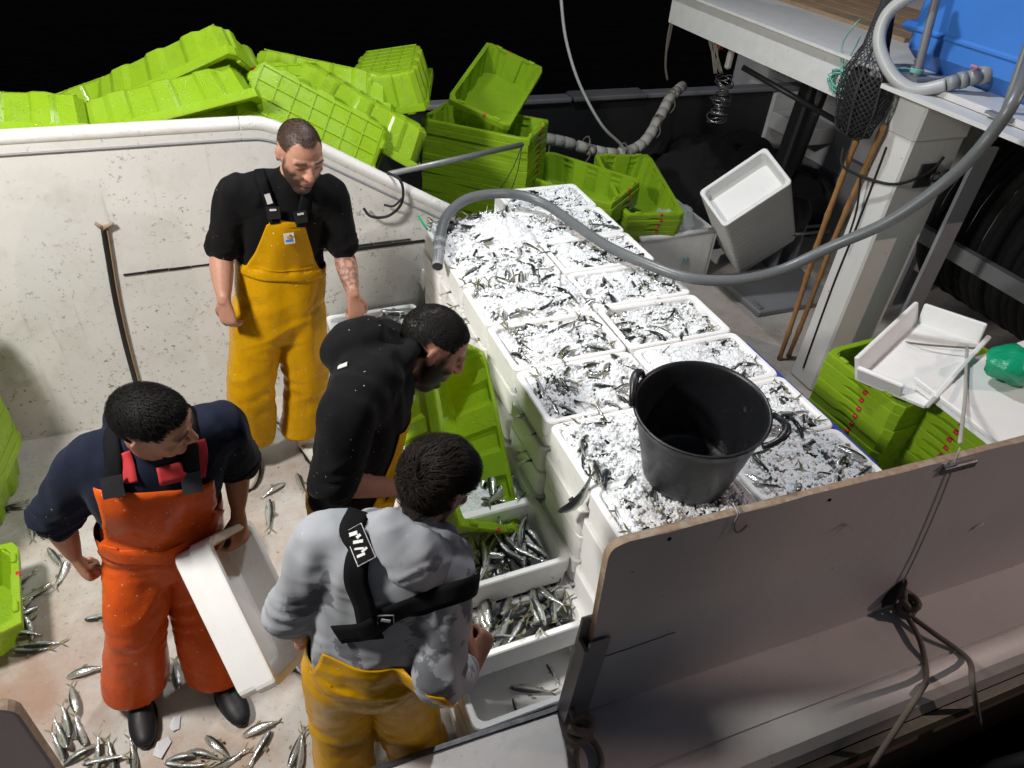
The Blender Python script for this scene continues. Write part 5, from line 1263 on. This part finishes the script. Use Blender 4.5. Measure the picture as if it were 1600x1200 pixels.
    for sd in ('R', 'L'):
        h, k, n = S('hip' + sd), S('knee' + sd), S('ank' + sd); up = h + (waist - hip) * .15
        hem = n + V((0, 0, spec.get('hem', .03))); ff = V(J.get('toe', (0, -.1, 0))) * .1
        loft(mb, [(up, lr[0] * .95, lr[0] * 1.12, hip_side), (h.lerp(k, .35), lr[0], lr[0] * 1.08, hip_side), (k, lr[1], lr[1] * 1.05, hip_side), (k.lerp(n, .6), lr[2] * .97, lr[2], hip_side), (hem, lr[2], lr[2] * 1.05, hip_side)], 20, 5, cap=True)
    tm = fuse(mb, .0105, 4, .5)
    wrinkle(tm, .014, [(hip, .15, .016), (S('kneeR'), .14, .012), (S('kneeL'), .14, .012), (S('ankR') + V((0, 0, .12)), .09, .008), (S('ankL') + V((0, 0, .12)), .09, .008)], 7, spec.get('seed', 1) + 4, (1, 1, .7))
    # flat cut hems and waist edge
    bm = bmesh.new(); bm.from_mesh(tm)
    for sd in ('R', 'L'):
        n = S('ank' + sd) + V((0, 0, spec.get('hem', .03))); near = [v for v in bm.verts if (v.co - n).length < .16 and v.co.z < n.z]
        bmesh.ops.delete(bm, geom=near, context='VERTS')
    tn = (top - hip).normalized(); kill = [v for v in bm.verts if (v.co - top).dot(tn) > .006 and (v.co - top).length < .4]
    bmesh.ops.delete(bm, geom=kill, context='VERTS'); bm.to_mesh(tm); bm.free()
    bvh_t = BVHTree.FromPolygons([tuple(v.co) for v in tm.vertices], [tuple(p.vertices) for p in tm.polygons])
    shirt = finish(spec.get('shirt_name', 'shirt'), sm, sk, root, B)
    tr = finish('oilskin_trousers', tm, spec['trouser'], root, B)
    so = tr.modifiers.new('thick', 'SOLIDIFY'); so.thickness = .003; so.offset = 1
    # --- bib: sheet draped over the chest
    def drape(o, d, off):
        best = None
        for b in (bvh_s, bvh_t):
            hit = b.ray_cast(o, d, .6)
            # outermost hit along the ray
            q = o + d * .6; back = b.ray_cast(q, -d, .6)
            if back[0] is not None:
                r = (back[0] - o).length
                if best is None or r > best: best = r
        return o + d * ((best or .1) + off)
    def sheet(name, mat, lo, hi, a_lo, a_hi, sgn, parent, off=.007, nu=30, nv=26, shape=None, thick=.003):
        pts = []; ctr = [hip, waist, chest, sh]
        def axis(t):
            t = t * 3; i = min(2, int(t)); return ctr[i].lerp(ctr[i + 1], t - i)
        for j in range(nv + 1):
            f = j / nv; t = lo + (hi - lo) * f; o = axis(t); tan = (axis(min(1, t + .05)) - axis(max(0, t - .05))).normalized()
            sd = hip_side.lerp(sh_side, min(1, t * 1.2)); sd = (sd - tan * sd.dot(tan)).normalized(); fr = sd.cross(tan) * sgn
            w = a_lo + (a_hi - a_lo) * f
            if shape: w = shape(f)
            for i in range(nu + 1):
                a = -w + 2 * w * i / nu; d = fr * math.cos(a) + sd * math.sin(a)
                pts.append(drape(o, d, off))
        g_ = np.array([tuple(p) for p in pts]).reshape(nv + 1, nu + 1, 3)
        for _ in range(3):
            g2 = g_.copy(); g2[1:-1, 1:-1] = (g_[:-2, 1:-1] + g_[2:, 1:-1] + g_[1:-1, :-2] + g_[1:-1, 2:] + 4 * g_[1:-1, 1:-1]) / 8; g_ = g2
        b = MB(); b.v = [tuple(V(p) - B) for p in g_.reshape(-1, 3)]; b.f = [(j * (nu + 1) + i, j * (nu + 1) + i + 1, (j + 1) * (nu + 1) + i + 1, (j + 1) * (nu + 1) + i) for j in range(nv) for i in range(nu)]; b.m = [0] * len(b.f)
        o = b.build(name, MAT[mat], parent, smooth=True); m = o.modifiers.new('thick', 'SOLIDIFY'); m.thickness = thick; m.offset = 0; return o, g_
    bvh_b = None; parts = {'root': root, 'trousers': tr, 'shirt': shirt, 'HM': HM}
    if spec.get('bib'):
        lo, hi, a0, a1, sgn = spec['bib']
        bib, g_ = sheet('bib', spec['trouser'], lo, hi, a0, a1, sgn, tr, shape=(lambda f: a0 + (a1 - a0) * min(1, f * 1.35) ** .8)); parts['bib'] = bib; parts['bibgrid'] = g_
    if spec.get('back'):
        lo, hi, a0, a1, sgn = spec['back']; parts['backpanel'] = sheet('back_panel', spec['trouser'], lo, hi, a0, a1, sgn, tr)[0]
    def strap(path, name='suspender', mat='strap', width=.040, off=.008, parent=None, n=40):
        p = smooth_path(path, max(2, n // (len(path) - 1))); out = []
        pr = []
        for q in p:
            best = None
            for b in (bvh_s, bvh_t):
                r = b.find_nearest(q)
                if r[0] is not None and (best is None or r[3] < best[3]): best = r
            pr.append((best[0], best[1]))
        ps = [V(a) for a, _ in pr]; ns = [V(b) for _, b in pr]
        for _ in range(14): ps = [ps[0]] + [(ps[i - 1] + 2 * ps[i] + ps[i + 1]) / 4 for i in range(1, len(ps) - 1)] + [ps[-1]]; ns = [ns[0]] + [(ns[i - 1] + 2 * ns[i] + ns[i + 1]).normalized() for i in range(1, len(ns) - 1)] + [ns[-1]]
        b = MB()
        for i, (q, nn) in enumerate(zip(ps, ns)):
            t = (ps[min(i + 1, len(ps) - 1)] - ps[max(i - 1, 0)]).normalized(); sd = t.cross(nn).normalized() * width / 2; c0 = q + nn * off - B
            b.v += [tuple(c0 - sd), tuple(c0 - sd * .4 + nn * .0015), tuple(c0 + sd * .4 + nn * .0015), tuple(c0 + sd)]
        for i in range(len(ps) - 1):
            for k in range(3): b.f.append((i * 4 + k, i * 4 + k + 1, i * 4 + 5 + k, i * 4 + 4 + k)); b.m.append(0)
        o = b.build(name, MAT[mat], parent or tr, smooth=True); m = o.modifiers.new('thick', 'SOLIDIFY'); m.thickness = .003; m.offset = 1
        return o, ps, ns
    parts['strap'] = strap
    # --- boots
    for sd in ('R', 'L'):
        n = S('ank' + sd); td = V(J.get('toe' + sd, J.get('toe', (0, -.1, 0)))).normalized(); side = td.cross(UPV)
        mb = MB(); g0 = V((n.x, n.y, 0))
        loft(mb, [(g0 + V((0, 0, .26)), .058, .062, side), (g0 + V((0, 0, .10)), .050, .056, side), (g0 + V((0, 0, .055)) + td * .01, .046, .055, side)], 16, 4)
        loft(mb, [(g0 - td * .05 + V((0, 0, .042)), .038, .040, side), (g0 + td * .05 + V((0, 0, .044)), .043, .042, side), (g0 + td * .15 + V((0, 0, .036)), .048, .034, side), (g0 + td * .20 + V((0, 0, .030)), .036, .026, side)], 16, 4)
        me2 = fuse(mb, .007, 3, .5); c2 = co_np(me2); c2[:, 2] = np.maximum(c2[:, 2], .004); set_co(me2, c2); bo = finish('boot', me2, spec['boot'], root, B)
        sb = MB(); ol = [g0 + td * (.075 + .150 * math.cos(a)) + side * ((.050 if math.cos(a) > -.2 else .042) * math.sin(a)) for a in [2 * math.pi * k / 24 for k in range(24)]]
        sb.v = [tuple(p - B + V((0, 0, z))) for z in (.001, .022) for p in ol]; sb.f = [(k, (k + 1) % 24, 24 + (k + 1) % 24, 24 + k) for k in range(24)] + [tuple(range(24, 48))]; sb.m = [0] * 25
        sb.build('sole', MAT['boot_black'], bo)
    return parts
def patch_on(root, B, pos, nrm, upv, w, h, name, mat):
    n = V(nrm).normalized(); u = V(upv); u = (u - n * u.dot(n)).normalized(); s = u.cross(n); c = V(pos) - B
    b = MB().add([c + s * (x * w / 2) + u * (y * h / 2) + n * z for z in (0, .002) for x, y in ((-1, -1), (1, -1), (1, 1), (-1, 1))], [(4, 5, 6, 7), (0, 1, 5, 4), (1, 2, 6, 5), (2, 3, 7, 6), (3, 0, 4, 7)])
    return b.build(name, MAT[mat], root)
CUR = (.55, .6, .45); FIST = (1.25, 1.45, .9); REL = (.35, .45, .3)

# 1 the bearded man standing at the wall
B1 = V((.04, 2.98, 0))
J1 = dict(hipR=aty(402, 488, 3.0), hipL=aty(467, 488, 3.0), kneeR=aty(394, 590, 2.96), kneeL=aty(479, 590, 2.97), ankR=(-.10, 2.98, .09), ankL=(.175, 3.0, .09),
          waist=aty(438, 405, 3.02), chest=aty(440, 325, 2.98), neck=aty(456, 281, 2.93), shR=aty(370, 302, 2.96), shL=aty(515, 304, 2.96),
          elR=aty(345, 398, 2.98), elL=aty(537, 396, 2.95), wrR=aty(350, 470, 2.84), wrL=aty(552, 460, 2.80), head=aty(469, 240, 2.85),
          face=(.20, -.86, -.34), crown=(.14, -.30, .9), toeR=(-.25, -1, 0), toeL=(.35, -1, 0), toe=(0, -1, 0),
          hdR=(.02, -.10, -1), hnR=(-.55, -.75, 0), hcR=CUR, thR=-1, hdL=(.05, -.25, -1), hnL=(.25, -.85, 0), hcL=(.9, 1.0, .6), thL=1)
WIDOW = .026
p1 = person(B1, J1, dict(label='bearded man in black T-shirt and yellow bib oilskins standing by the white wall', skin=(.50, .26, .18), hairmat='hair', hair=(0, .006, 15000, .0009, .4), scalp=.88, cut=.004, beard=.9,
         shirt='black_cloth', shirt_name='black_tshirt', sleeve=dict(R=.86, L=.86), sleeve_r=.069, bulk=1.08, girth=1.10, hipgirth=1.10, waistgirth=1.0, leg_r=(.115, .108, .116), rise=1.0, trouser='yellow', boot='boot_white', hs=1.06, jaw=1.22, arm=1.15, hem=.075,
         bib=(.28, .84, 1.25, .50, 1), tattoo='L', seed=2))
g_ = p1['bibgrid']
for k, (col_, sx) in enumerate(((3, 'R'), (-4, 'L'))):
    e = V(g_[-1, col_]); shp = V(J1['sh' + sx]).lerp(V(J1['neck']), .45) + V((0, .02, .085)); bk = V(J1['chest']) + V((.0, .16, .02))
    st, ps, ns = p1['strap']([e + V((0, -.01, -.02)), e.lerp(shp, .5) + V((0, -.05, .02)), shp, bk + V((0, .02, .08)), bk], width=.042)
    nn = (e - V(J1['chest'])).normalized(); nn = V((nn.x * .3, -1, .15)).normalized()
    patch_on(p1['bib'], B1, e + nn * .016 + V((0, 0, .028)), nn, (0, 0, 1), .052, .05, 'buckle', 'black_plastic')
    patch_on(p1['bib'], B1, e + nn * .020 + V((0, 0, .042)), nn, (0, 0, 1), .026, .008, 'buckle_print', 'white_print')
    q = e.lerp(shp, .55); 
    if sx == 'R':
        i = len(ps) // 5; patch_on(st, B1, ps[i] + ns[i] * .0145, ns[i], ps[i + 2] - ps[i], .022, .04, 'strap_print', 'white_print')
m_ = (len(g_[0]) // 2); c = V(g_[int(len(g_) * .58), m_]); c2 = V(g_[int(len(g_) * .62), m_ + 2]); nn = V((0.05, -1, .12))
lg = patch_on(p1['bib'], B1, c + V((.012, -.008, 0)), nn, (0, 0, 1), .042, .046, 'badge', 'white_print')
patch_on(lg, B1, c + V((.010, -.0115, -.008)), nn, (0.1, 0, 1), .028, .008, 'badge_wave', 'blue'); patch_on(lg, B1, c + V((.012, -.0115, .006)), nn, (.4, 0, 1), .018, .009, 'badge_fish', 'yellow'); patch_on(lg, B1, c + V((.018, -.0115, .014)), nn, (.4, 0, 1), .010, .005, 'badge_bird', 'black_plastic')
p_ = [V(g_[int(len(g_) * .22), i]) for i in range(2, len(g_[0]) - 2)]; MB().tube([q - B1 + V((0, -.006, 0)) for q in p_], .0022, 5).build('bib_seam', MAT['yellow'], p1['bib'], smooth=True)

WIDOW = .006
# 2 the man in the black hoodie bending with a green crate
B2 = V((.17, 1.76, 0))
J2 = dict(hipR=(.19, 1.63, .86), hipL=(.23, 1.81, .87), kneeR=(.24, 1.62, .47), kneeL=(.27, 1.84, .47), ankR=(.12, 1.62, .09), ankL=(.14, 1.86, .09),
          waist=aty(547, 738, 1.73), chest=aty(578, 622, 1.77), neck=aty(618, 556, 1.82), shR=aty(550, 632, 1.60), shL=aty(600, 528, 1.94),
          elR=aty(522, 752, 1.545), elL=(.40, 2.02, 1.08), wrR=aty(628, 764, 1.60), wrL=(.47, 2.16, .84), head=aty(677, 540, 1.84),
          face=(.80, -.22, -.58), crown=(.55, -.02, .85), toe=(1, -.2, 0), hdR=(.9, .25, -.1), hnR=(0, -.5, .9), hcR=CUR, thR=1, hdL=(.7, -.5, -.4), hnL=(.3, .5, .8), hcL=CUR, thL=-1)
def hood2(mb):
    nk = V(J2['neck']); sh_ = (V(J2['shR']) + V(J2['shL'])) / 2; f = V((.84, -.42, -.3))
    ang = [i * math.pi / 8 for i in range(17)]; sd = (V(J2['shL']) - V(J2['shR'])).normalized(); up = sd.cross(f).normalized(); bk = -f
    P = [(nk + V((-.02, 0, .0)) + sd * (.085 * math.cos(a)) + (V((.6, -.25, .35)).normalized()) * (.085 * math.sin(a)), .030, .036, (nk - sh_).normalized()) for a in ang]
    loft(mb, P, 12, 2)
    mb.ell(sh_.lerp(nk, .5) + bk * .07 + V((-.02, .02, .03)), (.10, .12, .07), frame(sd, (-.5, .2, .8)), 18, 12)
p2 = person(B2, J2, dict(label='dark-bearded man in black hoodie bending over with a green crate', skin=(.36, .17, .11), hairmat='hair', hair=(0, .011, 12000, .0010, .45), scalp=1.0, cut=-.004, beard=1.0,
         shirt='black_cloth', shirt_name='black_hoodie', sleeve=dict(R=1.06, L=1.1), sleeve_r=.074, bulk=1.10, girth=1.06, rise=.72, trouser='yellow', boot='boot_white', hs=1.14, jaw=1.1, hem=.075, seed=5, bib=(.24, .62, 1.25, .75, 1), extra=(hood2,)))
for (u, v, y, w, h) in ((547, 591, 1.70, .022, .014), (636, 624, 1.72, .018, .02)):
    q = aty(u, v, y)
    o_, ps, ns = p2['strap']([q, q + V((.008, 0, .008)), q + V((.016, 0, .016))], name='chest_print', mat='white_print', width=w * .7, off=.003, parent=p2['shirt'], n=6)
# 3 the man in orange oilskins carrying a foam box
B3 = V((-.48, 1.77, 0))
J3 = dict(hipR=aty(222, 852, 1.84), hipL=aty(298, 840, 1.88), kneeR=aty(212, 955, 1.76), kneeL=aty(306, 930, 1.84), ankR=(-.635, 1.80, .09), ankL=(-.35, 1.76, .09),
          waist=aty(248, 800, 1.84), chest=aty(244, 742, 1.79), neck=aty(246, 694, 1.76), shR=aty(142, 720, 1.81), shL=aty(342, 664, 1.83),
          elR=aty(86, 806, 1.86), elL=aty(370, 724, 1.93), wrR=aty(116, 868, 1.86), wrL=aty(372, 800, 1.87), head=aty(240, 660, 1.67),
          face=(.90, -.30, -.36), crown=(.30, -.38, .88), toeR=(.1, -1, 0), toeL=(.35, -1, 0), toe=(.1, -1, 0), hdR=(.12, -.08, -1), hnR=(-.8, -.5, 0), hcR=FIST, thR=-1, hdL=(-.10, -.62, -.75), hnL=(.75, -.55, .3), hcL=(.75, .9, .4), thL=-1)
def hood3(mb):
    nk = V(J3['neck']); sh_ = (V(J3['shR']) + V(J3['shL'])) / 2
    sd = (V(J3['shL']) - V(J3['shR'])).normalized(); P = [(nk + V((0, .02, -.01)) + sd * (.092 * math.cos(a)) + V((0, .8, .5)).normalized() * (.085 * math.sin(a)), .030, .034, V((0, -.5, .8))) for a in [-.5 + i * (math.pi + 1) / 12 for i in range(13)]]
    loft(mb, P, 12, 2); mb.ell(sh_.lerp(nk, .4) + V((-.02, .10, .03)), (.12, .07, .09), Matrix.Rotation(-.5, 3, 'X'), 18, 12)
p3 = person(B3, J3, dict(label='young man in navy hoodie and orange bib oilskins looking right', skin=(.47, .24, .15), hairmat='hair', hair=(.0055, .018, 10000, .0011, .35), scalp=1.0, cut=-.002, flow=(0, .7, -.25), tousle=.35, fade=1,
         shirt='navy_cloth', shirt_name='navy_hoodie', sleeve=dict(R=1.04, L=1.0), sleeve_r=.073, bulk=1.08, girth=1.0, hipgirth=1.04, rise=1.0, trouser='orange', boot='boot_black', hs=.99, seed=8, leg_r=(.098, .088, .104), hem=.0, bib=(.20, .72, 1.45, 1.05, 1), extra=(hood3,)))
g_ = p3['bibgrid']
for k, (col_, sx) in enumerate(((5, 'R'), (-7, 'L'))):
    e = V(g_[-1, col_]); shp = V(J3['sh' + sx]).lerp(V(J3['neck']), .45) + V((0, .03, .07)); bk = V(J3['chest']) + V((0, .2, .06))
    st, ps, ns = p3['strap']([e + V((0, 0, -.01)), e.lerp(shp, .5) + V((0, -.04, .02)), shp, bk + V((0, .0, .06)), bk], width=.045)
    nn = V((0, -.7, .6)).normalized(); patch_on(p3['bib'], B3, e + nn * .014 + V((0, 0, .02)), nn, (0, .5, 1), .055, .06, 'buckle', 'black_plastic')
    p3['strap']([e + V((.03, -.02, .03)), e.lerp(shp, .35) + V((.03, -.03, .02)), e.lerp(shp, .6) + V((.02, -.03, .02))], name='red_lining', mat='red_cloth', width=.05, off=.004, parent=p3['shirt'], n=12)
q = V(J3['neck']) + V((.05, -.08, -.05)); p3['strap']([q + V((-.06, 0, -.0)), q, q + V((.06, 0, .0))], name='red_collar', mat='red_cloth', width=.055, off=.004, parent=p3['shirt'], n=12)
# 4 the man in the grey hoodie seen from behind
B4 = V((.17, 1.21, 0))
J4 = dict(hipL=(.075, 1.20, .80), hipR=(.245, 1.15, .80), kneeL=(.06, 1.25, .45), kneeR=(.26, 1.19, .45), ankL=(.05, 1.24, .09), ankR=(.29, 1.20, .09),
          waist=aty(583, 1005, 1.15), chest=aty(598, 905, 1.16), neck=aty(643, 822, 1.20), shL=aty(503, 848, 1.22), shR=aty(700, 902, 1.06),
          elL=aty(453, 955, 1.24), elR=aty(688, 1060, .975), wrL=aty(474, 998, 1.36), wrR=aty(738, 1045, 1.04), head=aty(683, 757, 1.25),
          face=(.80, .38, -.42), crown=(.30, .10, .90), toe=(.4, 1, 0), hdR=(.62, .60, .35), hnR=(.5, -.75, .3), hcR=FIST, thR=1, hdL=(.35, .8, -.3), hnL=(-.6, .3, .6), hcL=FIST, thL=-1)
def hood4(mb):
    nk = V(J4['neck']); sh_ = (V(J4['shR']) + V(J4['shL'])) / 2; sd = (V(J4['shR']) - V(J4['shL'])).normalized()
    P = [(nk + V((0, 0, -.01)) + sd * (.092 * math.cos(a)) + V((-.15, -.75, .5)).normalized() * (.085 * math.sin(a)), .026, .046, V((.2, .2, .9))) for a in [-.9 + i * (math.pi + 1.6) / 14 for i in range(15)]]
    loft(mb, P, 14, 2)
p4 = person(B4, J4, dict(label='dark-haired man in wet grey hoodie and yellow oilskins seen from behind', skin=(.42, .20, .13), hairmat='hair_brown', hair=(.012, .040, 10000, .0011, .42), scalp=1.0, cut=-.012, flow=(.1, .75, .1), tousle=1.0, fade=1, beard=.6,
         shirt='grey_cloth', shirt_name='grey_hoodie', sleeve=dict(R=1.55, L=1.30), sleeve_r=.064, bulk=.98, girth=.98, hipgirth=1.0, rise=.85, trouser='yellow', boot='boot_white', hs=.98, seed=12, crease=.012, hem=.075, back=(.20, .42, 1.2, .85, -1), tattoo='L', extra=(hood4,)))
# hood of the hoodie, folded down over the right shoulder blade
mb = MB(); q0 = aty(596, 812, 1.15); q1 = aty(640, 862, 1.075); q2 = aty(698, 890, 1.055); q3 = aty(722, 862, 1.11)
loft(mb, [(q0, .018, .040, V((0, -.6, .8))), (q1, .024, .070, V((0, -.7, .7))), (q2, .028, .064, V((.2, -.7, .7))), (q3, .034, .045, V((.5, -.5, .7)))], 18, 5)
hm = fuse(mb, .008, 4, .5); wrinkle(hm, .009, ((q1, .10, .014),), 12, 5); finish('hood', hm, 'grey_cloth', p4['shirt'], B4)
s1, ps, ns = p4['strap']([aty(560, 806, 1.24), aty(545, 822, 1.13), aty(537, 860, 1.06), aty(543, 925, 1.03), aty(560, 975, 1.015), aty(580, 1012, 1.01)], width=.058, off=.008, n=60)
i = int(len(ps) * .26); c = ps[i] + ns[i] * .0125; tv = ps[i + 2] - ps[i - 2]
lab = patch_on(s1, B4, c, ns[i], tv, .046, .098, 'strap_label', 'white_print'); patch_on(lab, B4, c + ns[i] * .0022, ns[i], tv, .042, .094, 'label_ground', 'strap')
sdv = ns[i].cross(tv).normalized(); tvn = tv.normalized()
for (oa, ob, w, h) in ((.028, -.006, .020, .007), (.020, .006, .016, .006), (.011, -.004, .022, .005), (-.006, .0, .024, .008), (-.018, .006, .012, .008), (-.030, -.003, .020, .010)):
    patch_on(lab, B4, c + ns[i] * .0044 + tvn * oa + sdv * ob, ns[i], tv + sdv * U(-.01, .01), w, h, 'label_print', 'white_print')
s2, ps, ns = p4['strap']([aty(735, 905, 1.06), aty(712, 922, 1.0), aty(665, 948, .985), aty(620, 972, .99), aty(575, 998, 1.01), aty(515, 1005, 1.07)], width=.056, off=.011, n=60)
i = int(len(ps) * .68); c = ps[i] + ns[i] * .0155; patch_on(s2, B4, c, ns[i], V((0, 0, 1)), .040, .030, 'strap_label', 'white_print'); patch_on(s2, B4, c + ns[i] * .0022, ns[i], V((0, 0, 1)), .035, .025, 'label_ground', 'strap'); patch_on(s2, B4, c + ns[i] * .0044, ns[i], V((.3, 0, 1)), .022, .008, 'label_print', 'white_print')

# green crate held by the bent man, foam box carried by the orange man
a, b = aty(692, 600, 2.20), aty(722, 770, 1.80); rot = frame(b - a, -FWD * .42 + RIGHT * .82 + UP * .25); c = (a + b) / 2 - rot @ V((0, 0, CH * .5))
crate(c, rot, 'green crate held upright by the bent man in the black hoodie', None)
rot = frame((.25, -.71, -.66), (.88, -.11, .45))
fbox(V((-.228, 1.615, .61)), 0, 'white foam box carried tipped by the man in orange oilskins', None, rot=rot)
